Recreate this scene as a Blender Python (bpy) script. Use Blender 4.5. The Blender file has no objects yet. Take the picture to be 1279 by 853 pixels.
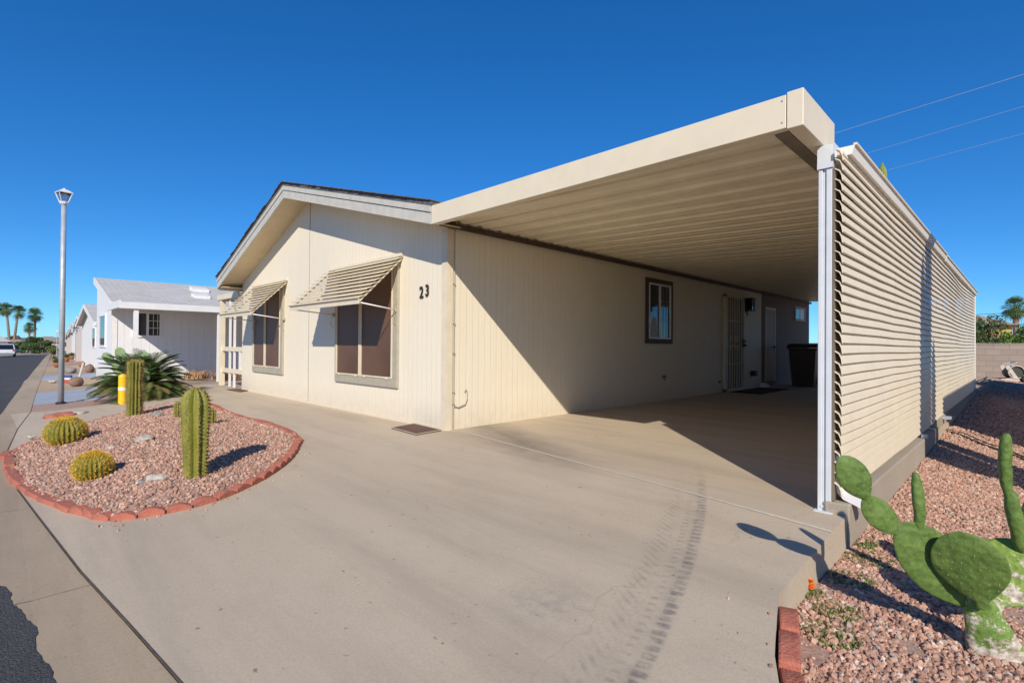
import bpy, bmesh, math, random
import numpy as np
from mathutils import Vector, Matrix, Euler, noise
from mathutils.geometry import tessellate_polygon
R = math.radians
rnd = random.Random(7)
C = bpy.context.scene.collection
sc = bpy.context.scene

# ------------------------------------------------------------------ camera
FPX, CX, CY = 641.5, 639.5, 426.5
_r, _p = R(.47), math.atan(5.2/FPX)
_F0 = Vector((-1, 1, 0)).normalized(); _R0 = Vector((1, 1, 0)).normalized(); _U0 = Vector((0, 0, 1))
CF = _F0*math.cos(_p)+_U0*math.sin(_p); _U1 = _U0*math.cos(_p)-_F0*math.sin(_p)
CR = _R0*math.cos(_r)+_U1*math.sin(_r); CU = _U1*math.cos(_r)-_R0*math.sin(_r)
CAM = Vector((4.80, -3.72, 1.0))
def ray(px, py): return CR*(px-CX)+CU*(CY-py)+CF*FPX
def gz(x, y):
    """height of the paved ground"""
    z = -.2*min(1, max(0, (-y-.4)/3.2))
    z -= .011*max(0, -x-9)
    return z
def gzr(x, y):
    """height of the gravel yard on the right of the slab"""
    return -.2+.2*min(1, max(0, (y+.5)/10))-.14*min(.8, max(0, x-4.1))*min(1, max(0, y/2))
def at(px, py, g=gz):
    d = ray(px, py); lo, hi = 0, None
    t = (-.1-CAM.z)/d.z
    for i in range(40):
        P = CAM+d*t
        t += (g(P.x, P.y)-P.z)/d.z*.8
    P = CAM+d*t
    return Vector((P.x, P.y, g(P.x, P.y)))
def onx(px, py, x): d = ray(px, py); return CAM+d*((x-CAM.x)/d.x)
def ony(px, py, y): d = ray(px, py); return CAM+d*((y-CAM.y)/d.y)
def cpt(px, py, dep):
    d = ray(px, py); return CAM+d*(dep/d.dot(_F0))
def depth(P): return (P-CAM).dot(_F0)

# ------------------------------------------------------------------ materials
def mat(name, col, rough=.8, metal=0, spec=.5, var=0, vscale=8, bump=0, bscale=60, col2=None, det=5, obj=True, coat=0, subs=0):
    m = bpy.data.materials.new(name); m.use_nodes = True
    nt = m.node_tree; b = nt.nodes['Principled BSDF']
    b.inputs['Base Color'].default_value = (*col, 1)
    b.inputs['Roughness'].default_value = rough; b.inputs['Metallic'].default_value = metal
    b.inputs['Specular IOR Level'].default_value = spec
    if coat: b.inputs['Coat Weight'].default_value = coat
    tc = nt.nodes.new('ShaderNodeTexCoord'); src = tc.outputs['Object']
    if var or col2:
        n = nt.nodes.new('ShaderNodeTexNoise'); n.inputs['Scale'].default_value = vscale; n.inputs['Detail'].default_value = det
        n.inputs['Roughness'].default_value = .6
        nt.links.new(src, n.inputs['Vector'])
        r = nt.nodes.new('ShaderNodeValToRGB')
        c2 = col2 or tuple(min(1, c*(1+var)) for c in col)
        c1 = tuple(c*(1-var) for c in col) if not col2 else col
        r.color_ramp.elements[0].position = .32; r.color_ramp.elements[1].position = .68
        r.color_ramp.elements[0].color = (*c1, 1); r.color_ramp.elements[1].color = (*c2, 1)
        nt.links.new(n.outputs['Fac'], r.inputs['Fac']); nt.links.new(r.outputs['Color'], b.inputs['Base Color'])
    if bump:
        n = nt.nodes.new('ShaderNodeTexNoise'); n.inputs['Scale'].default_value = bscale; n.inputs['Detail'].default_value = 4
        nt.links.new(src, n.inputs['Vector'])
        bp = nt.nodes.new('ShaderNodeBump'); bp.inputs['Strength'].default_value = bump; bp.inputs['Distance'].default_value = .02
        nt.links.new(n.outputs['Fac'], bp.inputs['Height']); nt.links.new(bp.outputs['Normal'], b.inputs['Normal'])
    return m
class NB:
    """tiny node-graph builder"""
    def __init__(s, m): s.nt = m.node_tree; s.b = s.nt.nodes['Principled BSDF']
    def n(s, t, **k):
        x = s.nt.nodes.new(t)
        for a, v in k.items(): setattr(x, a, v)
        return x
    def l(s, a, b): s.nt.links.new(a, b)
    def m(s, op, a, b=None, clamp=False, c=None):
        x = s.n('ShaderNodeMath', operation=op); x.use_clamp = clamp
        for i, v in enumerate((a, b, c)):
            if v is None: continue
            if isinstance(v, (int, float)): x.inputs[i].default_value = v
            else: s.l(v, x.inputs[i])
        return x.outputs[0]
    def ramp(s, fac, pts):
        r = s.n('ShaderNodeValToRGB'); e = r.color_ramp.elements
        while len(e) < len(pts): e.new(.5)
        for i, (p, c) in enumerate(pts):
            e[i].position = p; e[i].color = (*c, 1) if len(c) == 3 else c
        s.l(fac, r.inputs[0]); return r.outputs[0]
    def mix(s, f, a, b, mode='MIX'):
        x = s.n('ShaderNodeMix', data_type='RGBA', blend_type=mode)
        if isinstance(f, (int, float)): x.inputs[0].default_value = f
        else: s.l(f, x.inputs[0])
        for i, v in ((6, a), (7, b)):
            if isinstance(v, tuple): x.inputs[i].default_value = (*v, 1)
            else: s.l(v, x.inputs[i])
        return x.outputs[2]
    def noise(s, vec, scale, det=5, rough=.6):
        x = s.n('ShaderNodeTexNoise'); x.inputs['Scale'].default_value = scale; x.inputs['Detail'].default_value = det
        x.inputs['Roughness'].default_value = rough; s.l(vec, x.inputs['Vector']); return x.outputs['Fac']
    def bump(s, h, st, d=.01, nrm=None):
        x = s.n('ShaderNodeBump'); x.inputs['Strength'].default_value = st; x.inputs['Distance'].default_value = d
        s.l(h, x.inputs['Height'])
        if nrm is not None: s.l(nrm, x.inputs['Normal'])
        return x.outputs['Normal']
def G3(v): return (v, v, v)

def siding_mat(name, col, rough=.65, pitch=.1, dirt=.12, depth=.5):
    """vertical grooved plywood siding: grooves follow x+y, so they run up walls facing either way"""
    m = mat(name, col, rough); g = NB(m)
    geo = g.n('ShaderNodeNewGeometry'); sx = g.n('ShaderNodeSeparateXYZ'); g.l(geo.outputs['Position'], sx.inputs[0])
    u = g.m('ADD', sx.outputs[0], sx.outputs[1])
    f = g.m('FRACT', g.m('DIVIDE', u, pitch))
    d = g.m('ABSOLUTE', g.m('SUBTRACT', f, .5))          # .5 at the groove
    groove = g.m('SMOOTHSTEP', .44, .49, c=d) if False else g.m('MULTIPLY', g.m('SUBTRACT', d, .44), 20, clamp=True)
    mp = g.n('ShaderNodeMapping'); mp.inputs['Scale'].default_value = (1, 1, .08); g.l(geo.outputs['Position'], mp.inputs[0])
    grain = g.noise(mp.outputs[0], 38, 4, .7)
    wide = g.noise(mp.outputs[0], 3.2, 3)
    streak = g.noise(geo.outputs['Position'], 1.1, 4)
    low = g.m('MULTIPLY', g.m('SUBTRACT', .35, sx.outputs[2]), 2.2, clamp=True)
    lown = g.m('MULTIPLY', low, g.noise(geo.outputs['Position'], 9, 5))
    c = g.ramp(grain, [(.25, tuple(x*.93 for x in col)), (.75, tuple(min(1, x*1.03) for x in col))])
    c = g.mix(g.m('MULTIPLY', g.m('SUBTRACT', wide, .4), dirt*4, clamp=True), c, tuple(a*b for a, b in zip(col, (.86, .82, .74))))
    c = g.mix(g.m('MULTIPLY', g.m('SUBTRACT', streak, .5), dirt*5, clamp=True), c, tuple(a*b for a, b in zip(col, (.93, .9, .86))))
    c = g.mix(g.m('MULTIPLY', lown, .65), c, (.40, .29, .19))
    c = g.mix(g.m('MULTIPLY', groove, .22), c, tuple(x*.5 for x in col))
    g.l(c, g.b.inputs['Base Color'])
    h = g.m('SUBTRACT', g.m('MULTIPLY', grain, .12), groove)
    g.l(g.bump(h, depth, .004), g.b.inputs['Normal'])
    return m
def concrete_mat(name, c1, c2, stains=True, tyre=False, scale=1):
    m = mat(name, c1, .85); g = NB(m)
    geo = g.n('ShaderNodeNewGeometry'); P = geo.outputs['Position']
    big = g.noise(P, .55*scale, 6, .62); mid = g.noise(P, 3.1, 6, .7); fine = g.noise(P, 90, 4, .7); sp = g.noise(P, 420, 2)
    mp = g.n('ShaderNodeMapping'); mp.inputs['Rotation'].default_value = (0, 0, R(-66)); mp.inputs['Scale'].default_value = (.3, 2.4, 1)
    g.l(P, mp.inputs[0]); sweep = g.noise(mp.outputs[0], 1.1, 5, .65)
    c = g.ramp(big, [(.3, c1), (.7, c2)])
    c = g.mix(g.m('MULTIPLY', g.m('SUBTRACT', mid, .5), 1.1, clamp=True), c, tuple(x*.72 for x in c1))
    c = g.mix(.35, c, g.ramp(fine, [(.3, tuple(x*.75 for x in c1)), (.7, tuple(min(1, x*1.15) for x in c2))]))
    if stains:
        c = g.mix(g.m('MULTIPLY', g.m('SUBTRACT', sweep, .47), 2.0, clamp=True), c, tuple(a*b for a, b in zip(c1, (.66, .67, .70))))
        spots = g.noise(P, 26, 2, .4)
        c = g.mix(g.m('MULTIPLY', g.m('SUBTRACT', spots, .72), 9, clamp=True), c, tuple(x*.35 for x in c1))
    if tyre:
        sx = g.n('ShaderNodeSeparateXYZ'); g.l(P, sx.inputs[0])
        X, Y = sx.outputs[0], sx.outputs[1]
        dx = g.m('ADD', X, 6.12); dy = g.m('ADD', Y, 4.53)
        rr = g.m('SQRT', g.m('ADD', g.m('MULTIPLY', dx, dx), g.m('MULTIPLY', dy, dy)))
        an = g.m('ARCTAN2', dy, dx)
        s = g.m('MULTIPLY', an, 10.2)                    # metres along the track
        def band(lo, hi, soft):
            a = g.m('MULTIPLY', g.m('SUBTRACT', rr, lo), 1/soft, clamp=True)
            b = g.m('MULTIPLY', g.m('SUBTRACT', hi, rr), 1/soft, clamp=True)
            return g.m('MULTIPLY', a, b)
        def dash(period, duty, shift):
            f = g.m('FRACT', g.m('DIVIDE', g.m('ADD', s, shift), period))
            return g.m('MULTIPLY', g.m('SUBTRACT', duty, g.m('ABSOLUTE', g.m('SUBTRACT', f, .5))), 9, clamp=True)
        outer = g.m('MULTIPLY', band(10.235, 10.30, .012), dash(.052, .38, 0))
        mid_ = g.m('MULTIPLY', band(10.17, 10.215, .012), g.m('MULTIPLY', dash(.052, .25, .02), .75))
        skew = g.m('MULTIPLY', rr, 1.1)
        ns = g.m('ADD', s, skew)
        f2 = g.m('FRACT', g.m('DIVIDE', ns, .06))
        lug = g.m('MULTIPLY', g.m('SUBTRACT', .27, g.m('ABSOLUTE', g.m('SUBTRACT', f2, .5))), 9, clamp=True)
        inner = g.m('MULTIPLY', band(10.03, 10.15, .05), g.m('MULTIPLY', lug, .6))
        tot = g.m('ADD', outer, g.m('ADD', mid_, inner))
        haze = g.m('ADD', g.m('MULTIPLY', band(9.98, 10.31, .16), .35), g.m('MULTIPLY', band(10.20, 10.31, .04), .6))
        tot = g.m('ADD', tot, haze)
        # fades at both ends of the turn
        e1 = g.m('MULTIPLY', g.m('SUBTRACT', .6, Y), .8, clamp=True)
        e2 = g.m('MULTIPLY', g.m('ADD', Y, 3.6), 1.2, clamp=True)
        brk = g.m('MULTIPLY', g.m('SUBTRACT', g.noise(P, 14, 4, .7), .32), 3.2, clamp=True)
        tot = g.m('MULTIPLY', g.m('MULTIPLY', tot, brk), g.m('MULTIPLY', e1, e2))
        c = g.mix(g.m('MULTIPLY', tot, .50, clamp=True), c, (.17, .155, .145))
        # older smudge of another wheel and an oily patch near the slab front
        d2 = g.m('SQRT', g.m('ADD', g.m('POWER', g.m('SUBTRACT', X, 3.35), 2), g.m('POWER', g.m('ADD', Y, 2.05), 2)))
        b2 = g.m('MULTIPLY', g.m('SUBTRACT', .28, d2), 3, clamp=True)
        c = g.mix(g.m('MULTIPLY', g.m('MULTIPLY', b2, brk), .55, clamp=True), c, (.2, .19, .18))
        u = g.m('ADD', g.m('MULTIPLY', X, .39), g.m('MULTIPLY', Y, .92))
        b3 = g.m('MULTIPLY', g.m('SUBTRACT', .42, g.m('ABSOLUTE', g.m('ADD', g.m('SUBTRACT', u, .55), 0))), 2.4, clamp=True)
        x1 = g.m('MULTIPLY', g.m('SUBTRACT', 2.6, X), .8, clamp=True)
        c = g.mix(g.m('MULTIPLY', g.m('MULTIPLY', b3, x1), g.m('MULTIPLY', mid, 1.7), clamp=True), c, (.25, .21, .17))
    vo = g.n('ShaderNodeTexVoronoi'); vo.feature = 'DISTANCE_TO_EDGE'; vo.inputs['Scale'].default_value = .42
    wp = g.n('ShaderNodeVectorMath', operation='ADD'); nz = g.n('ShaderNodeTexNoise'); nz.inputs['Scale'].default_value = 2.5; nz.inputs['Detail'].default_value = 6; g.l(P, nz.inputs['Vector'])
    sc_ = g.n('ShaderNodeVectorMath', operation='SCALE'); sc_.inputs['Scale'].default_value = .5; g.l(nz.outputs['Color'], sc_.inputs[0]); g.l(P, wp.inputs[0]); g.l(sc_.outputs[0], wp.inputs[1]); g.l(wp.outputs[0], vo.inputs['Vector'])
    hair = g.m('MULTIPLY', g.m('MULTIPLY', g.m('SUBTRACT', .0022, vo.outputs['Distance']), 600, clamp=True), g.m('MULTIPLY', g.m('SUBTRACT', g.noise(P, .7, 2), .5), 8, clamp=True))
    c = g.mix(g.m('MULTIPLY', hair, .35), c, tuple(x*.45 for x in c1))
    cr = g.m('MULTIPLY', g.m('SUBTRACT', sp, .62), 5, clamp=True)
    c = g.mix(g.m('MULTIPLY', cr, .35), c, tuple(x*.45 for x in c1))
    g.l(c, g.b.inputs['Base Color'])
    g.l(g.bump(g.m('ADD', g.m('MULTIPLY', fine, .6), g.m('MULTIPLY', sp, .5)), .35, .004), g.b.inputs['Normal'])
    return m

M = {}
CREAM = (.82, .75, .60)
M['siding'] = siding_mat('cream_siding', CREAM)
M['siding_dark'] = siding_mat('dark_brown_siding', (.20, .14, .10), .75, depth=.9, pitch=.12)  # rear storage wall, much darker brown than the cream siding
M['trimcream'] = mat('cream_trim', (.70, .62, .47), .6, var=.06, vscale=6, bump=.08)
M['soffit'] = mat('soffit_paint', (.62, .50, .33), .75, var=.06, vscale=5, bump=.1)
M['fascia'] = mat('rake_paint', (.55, .53, .47), .6, var=.09, vscale=9, bump=.12)
M['gutterwhite'] = mat('gutter_white', (.80, .78, .73), .6, spec=.2)
M['taupe'] = mat('taupe_trim', (.40, .37, .29), .65, var=.08, vscale=14, bump=.12)
M['cpcream'] = mat('cream_metal', (.76, .67, .50), .42, spec=.5, var=.04, vscale=5, bump=.03)
M['pan'] = mat('roof_pan_metal', (.84, .76, .57), .40, var=.06, vscale=3, bump=.04, bscale=20)
M['beam'] = mat('brown_beam', (.20, .165, .12), .5, var=.12, vscale=12)
M['dbrown'] = mat('dark_brown_trim', (.075, .047, .034), .6, var=.2, vscale=12)
M['white'] = mat('white_paint', (.80, .79, .77), .5, var=.04, vscale=7, bump=.06)
M['whitemetal'] = mat('white_metal', (.78, .78, .78), .35, var=.05, vscale=9)
M['postw'] = mat('post_white_metal', (.66, .68, .70), .35, var=.04, vscale=9)
M['screen'] = mat('brown_solar_screen', (.125, .068, .045), .42, spec=.35, var=.18, vscale=1.6, bump=.1, bscale=300)
M['glass'] = mat('window_glass', (.012, .014, .016), .04, spec=.9)
M['shingle'] = mat('grey_shingles', (.12, .12, .125), .9, var=.35, vscale=25, bump=.6, bscale=70)
def shingle_mat(name, c1, c2):
    m = mat(name, c1, .9); g = NB(m)
    geo = g.n('ShaderNodeNewGeometry'); P = geo.outputs['Position']
    sp = g.n('ShaderNodeSeparateXYZ'); g.l(P, sp.inputs[0])
    cb = g.n('ShaderNodeCombineXYZ'); g.l(sp.outputs[1], cb.inputs[0]); g.l(sp.outputs[0], cb.inputs[1])
    br = g.n('ShaderNodeTexBrick'); g.l(cb.outputs[0], br.inputs['Vector'])
    br.inputs['Scale'].default_value = 1; br.inputs['Brick Width'].default_value = .3; br.inputs['Row Height'].default_value = .14
    br.inputs['Mortar Size'].default_value = .006; br.inputs['Color1'].default_value = (*c1, 1); br.inputs['Color2'].default_value = (*c2, 1)
    br.inputs['Mortar'].default_value = (*tuple(x*.5 for x in c1), 1)
    n = g.noise(P, 60, 3)
    c = g.mix(.3, br.outputs['Color'], g.ramp(n, [(.3, tuple(x*.6 for x in c1)), (.7, c2)]))
    g.l(c, g.b.inputs['Base Color']); g.l(g.bump(n, .4, .01), g.b.inputs['Normal'])
    return m
M['shingle_n'] = shingle_mat('pale_grey_shingles', (.50, .49, .465), (.62, .61, .58))
M['shingle_t'] = shingle_mat('tan_shingles', (.33, .25, .20), (.42, .33, .27))
M['nsiding'] = siding_mat('white_siding', (.80, .81, .83), .6, pitch=.2, dirt=.04, depth=.7)
M['nsiding2'] = siding_mat('grey_siding', (.56, .57, .60), .6, pitch=.2, dirt=.04, depth=.7)
M['npink'] = mat('pale_stucco', (.62, .55, .47), .8, var=.05)
M['driveway'] = concrete_mat('driveway_concrete', (.485, .40, .295), (.56, .47, .355), tyre=True)
M['gutterc'] = concrete_mat('gutter_concrete', (.38, .295, .20), (.46, .365, .255))
M['curb'] = concrete_mat('curb_concrete', (.34, .29, .225), (.44, .38, .30), stains=False)
M['bluecon'] = mat('painted_blue_grey_concrete', (.36, .40, .45), .7, var=.08, vscale=3)
M['tancon'] = concrete_mat('tan_concrete', (.40, .31, .24), (.46, .37, .29), stains=False)
def asphalt():
    m = mat('asphalt', (.05, .05, .052), .9); g = NB(m)
    geo = g.n('ShaderNodeNewGeometry'); P = geo.outputs['Position']
    v = g.n('ShaderNodeTexVoronoi'); v.inputs['Scale'].default_value = 110; g.l(P, v.inputs['Vector'])
    n = g.noise(P, .8, 5)
    c = g.ramp(v.outputs['Color'], [(.1, (.03, .03, .031)), (.6, (.055, .055, .057)), (.95, (.12, .118, .115))])
    c = g.mix(.5, c, g.ramp(n, [(.3, (.045, .046, .05)), (.7, (.075, .075, .078))]))
    g.l(c, g.b.inputs['Base Color']); g.l(g.bump(v.outputs['Distance'], .8, .006), g.b.inputs['Normal'])
    return m
M['asphalt'] = asphalt()
def soil(name, c1, c2, c3, sc=1.0):
    m = mat(name, c1, .95); g = NB(m)
    geo = g.n('ShaderNodeNewGeometry'); P = geo.outputs['Position']
    v = g.n('ShaderNodeTexVoronoi'); v.inputs['Scale'].default_value = 34/sc; g.l(P, v.inputs['Vector'])
    n = g.noise(P, 1.3, 6, .65); f = g.noise(P, 60, 4)
    c = g.ramp(v.outputs['Color'], [(.05, c1), (.5, c2), (.95, c3)])
    c = g.mix(g.m('MULTIPLY', n, .5), c, c1)
    c = g.mix(g.m('MULTIPLY', f, .3), c, tuple(x*.55 for x in c1))
    g.l(c, g.b.inputs['Base Color']); g.l(g.bump(g.m('ADD', v.outputs['Distance'], g.m('MULTIPLY', f, .4)), .5, .008), g.b.inputs['Normal'])
    return m
M['soil_pink'] = soil('pink_gravel_soil', (.36, .235, .185), (.46, .30, .235), (.54, .40, .33))
M['soil_sand'] = soil('sandy_soil', (.42, .31, .205), (.47, .34, .22), (.52, .40, .29))
M['soil_desert'] = soil('desert_soil', (.34, .26, .19), (.40, .31, .23), (.46, .38, .30), 3)
def stone_mat(name='gravel_stone'):
    m = mat(name, (.5, .35, .28), .9); g = NB(m)
    a = g.n('ShaderNodeAttribute'); a.attribute_name = 'tone'
    geo = g.n('ShaderNodeNewGeometry'); n = g.noise(geo.outputs['Position'], 130, 3)
    c = g.mix(g.m('MULTIPLY', n, .35), a.outputs['Color'], (.30, .19, .15))
    g.l(c, g.b.inputs['Base Color']); g.l(g.bump(n, .4, .004), g.b.inputs['Normal'])
    return m
M['stone'] = stone_mat()
M['rock'] = mat('pale_rock', (.44, .40, .34), .9, var=.25, vscale=18, bump=.7, bscale=30)
M['rockg'] = mat('grey_rock', (.27, .25, .23), .9, var=.25, vscale=18, bump=.7, bscale=30)
M['boulder'] = mat('brown_boulder', (.24, .155, .115), .9, var=.25, vscale=4, bump=.7, bscale=10)
M['brickred'] = mat('red_edging_concrete', (.44, .145, .095), .9, var=.22, vscale=9, bump=.5, bscale=90)
M['cactus'] = mat('cactus_green', (.20, .235, .035), .6, var=.25, vscale=9, bump=.3, bscale=60)
M['cactus_rib'] = mat('cactus_flesh', (.145, .155, .018), .6, col2=(.26, .255, .035), vscale=6, bump=.3, bscale=60)
M['spine_y'] = mat('yellow_spines', (.72, .47, .06), .6, var=.3, vscale=20)
M['spine_t'] = mat('tan_spines', (.40, .26, .10), .6, var=.3, vscale=20)
def pad_mat(name, c1, c2, scar=0.):
    m = mat(name, c1, .62, spec=.35); g = NB(m)
    tc = g.n('ShaderNodeTexCoord'); P = tc.outputs['Object']
    n = g.noise(P, 9, 5); n2 = g.noise(P, 45, 4)
    c = g.ramp(n, [(.3, c1), (.7, c2)]); c = g.mix(.35, c, g.ramp(n2, [(.35, tuple(x*.6 for x in c1)), (.65, tuple(min(1, x*1.35) for x in c2))]))
    v = g.n('ShaderNodeTexVoronoi'); v.inputs['Scale'].default_value = 34; g.l(P, v.inputs['Vector'])
    dots = g.m('MULTIPLY', g.m('SUBTRACT', .16, v.outputs['Distance']), 9, clamp=True)
    c = g.mix(g.m('MULTIPLY', dots, .0), c, (.42, .45, .22))
    cork = g.m('MULTIPLY', g.m('SUBTRACT', g.noise(P, 21, 5, .8), .66), 14, clamp=True)
    c = g.mix(g.m('MULTIPLY', cork, .55), c, (.36, .30, .19))
    if scar:
        sn = g.noise(P, 13, 6, .75); sp = g.n('ShaderNodeSeparateXYZ'); g.l(tc.outputs['Generated'], sp.inputs[0])
        hgt = g.m('SUBTRACT', .62 if scar > .5 else .34, sp.outputs[2])
        s_ = g.m('MULTIPLY', g.m('ADD', g.m('SUBTRACT', sn, .5), g.m('MULTIPLY', hgt, .22)), 22, clamp=True)
        c = g.mix(s_, c, g.ramp(n2, [(.3, (.26, .18, .11)), (.62, (.66, .61, .53))]))
    g.l(c, g.b.inputs['Base Color'])
    g.l(g.bump(g.m('ADD', g.m('MULTIPLY', n2, .5), v.outputs['Distance']), .55, .008), g.b.inputs['Normal'])
    g.b.inputs['Subsurface Weight'].default_value = 0
    return m
M['pad'] = pad_mat('pad_green', (.075, .145, .028), (.14, .215, .05))
M['pad_backlit'] = pad_mat('pad_backlit_green', (.17, .27, .04), (.24, .34, .07), .3)  # yellow-green of the backlit right pad, put into its colour
M['pad_scar'] = pad_mat('pad_scarred', (.12, .215, .04), (.18, .28, .06), 1.)
M['pad_pale'] = pad_mat('pad_pale_green', (.16, .25, .10), (.24, .34, .16))
M['leaf'] = mat('leaf_green', (.045, .095, .02), .55, col2=(.10, .16, .04), vscale=3)
M['leaf_d'] = mat('dark_leaf', (.03, .062, .016), .55, col2=(.07, .12, .03), vscale=3)
M['leaf_l'] = mat('bright_leaf', (.09, .19, .03), .55, col2=(.15, .26, .05), vscale=2)
M['sago'] = mat('sago_leaf', (.035, .068, .016), .45, col2=(.10, .15, .04), vscale=5)
M['sago_dry'] = mat('sago_dry_leaf', (.22, .17, .05), .6, col2=(.10, .12, .03), vscale=4)
M['palm'] = mat('palm_leaf', (.06, .115, .03), .5, col2=(.12, .19, .05), vscale=2)
M['palmdead'] = mat('palm_skirt', (.26, .18, .10), .9, var=.2)
M['bark'] = mat('palm_bark', (.27, .19, .15), .95, var=.3, vscale=6, bump=.7, bscale=12)
M['yellowbush'] = mat('yellow_green_leaf', (.22, .22, .02), .6, col2=(.12, .14, .02), vscale=3)
M['yellow'] = mat('yellow_paint', (.80, .50, .01), .45, var=.07, vscale=9)
M['galv'] = mat('galvanised_steel', (.42, .46, .49), .5, metal=.2, var=.12, vscale=10)
M['black'] = mat('black_plastic', (.02, .02, .021), .5, var=.2)
M['binbrown'] = mat('bin_brown', (.085, .04, .02), .5, var=.2, vscale=6)
M['mat'] = mat('brown_mat', (.16, .085, .06), .95, var=.25, vscale=30, bump=.8, bscale=160)
M['rubber'] = mat('rubber', (.02, .02, .02), .8)
M['carwhite'] = mat('car_white', (.72, .72, .72), .25, coat=.8)
M['carsilver'] = mat('car_silver', (.42, .44, .46), .28, metal=.5, coat=.8)
M['rim'] = mat('wheel_rim', (.4, .4, .42), .3, metal=.8)
M['redlamp'] = mat('red_lens', (.35, .02, .02), .25)
M['lens'] = mat('lamp_lens', (.55, .55, .52), .15)
M['orange'] = mat('orange_petal', (.85, .22, .01), .6, var=.15, vscale=40)
M['grass'] = mat('weed_green', (.13, .17, .045), .7, var=.3, vscale=8)
M['drygrass'] = mat('dry_grass', (.45, .28, .14), .9, var=.3, vscale=12)
M['cable'] = mat('wire_grey', (.55, .58, .62), .5)
M['wirebright'] = mat('aluminium_wire', (.45, .50, .56), .6)
M['hose'] = mat('dark_hose', (.045, .05, .04), .6)
M['terracotta'] = mat('terracotta', (.42, .17, .08), .85, var=.15, vscale=6)
M['signred'] = mat('flag_red', (.5, .06, .05), .7)
M['signblue'] = mat('flag_blue', (.05, .08, .25), .7)
M['reelplastic'] = mat('beige_plastic', (.55, .50, .44), .5, var=.1)
M['joint'] = mat('pale_joint_filler', (.60, .55, .46), .9, var=.12, vscale=20)
M['darkjoint'] = mat('dark_joint', (.10, .075, .055), .95, var=.3, vscale=20)
M['tile'] = mat('yellow_wall_paint', (.62, .42, .12), .8)
def blockwall():
    m = mat('concrete_block', (.42, .34, .28), .9); g = NB(m)
    geo = g.n('ShaderNodeNewGeometry'); P = geo.outputs['Position']; sp = g.n('ShaderNodeSeparateXYZ'); g.l(P, sp.inputs[0])
    cb = g.n('ShaderNodeCombineXYZ'); g.l(sp.outputs[0], cb.inputs[0]); g.l(sp.outputs[2], cb.inputs[1])
    br = g.n('ShaderNodeTexBrick'); g.l(cb.outputs[0], br.inputs['Vector'])
    br.inputs['Scale'].default_value = 1; br.inputs['Brick Width'].default_value = .4; br.inputs['Row Height'].default_value = .2
    br.inputs['Mortar Size'].default_value = .008; br.inputs['Color1'].default_value = (.37, .30, .25, 1)
    br.inputs['Color2'].default_value = (.45, .37, .31, 1); br.inputs['Mortar'].default_value = (.30, .24, .20, 1)
    n = g.noise(P, 25, 5); c = g.mix(g.m('MULTIPLY', n, .3), br.outputs['Color'], (.30, .24, .2))
    g.l(c, g.b.inputs['Base Color']); g.l(g.bump(g.m('SUBTRACT', n, g.m('MULTIPLY', br.outputs['Fac'], 2)), .5, .01), g.b.inputs['Normal'])
    return m
M['block'] = blockwall()
M['hill'] = mat('hill', (.16, .17, .19), 1)

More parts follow.
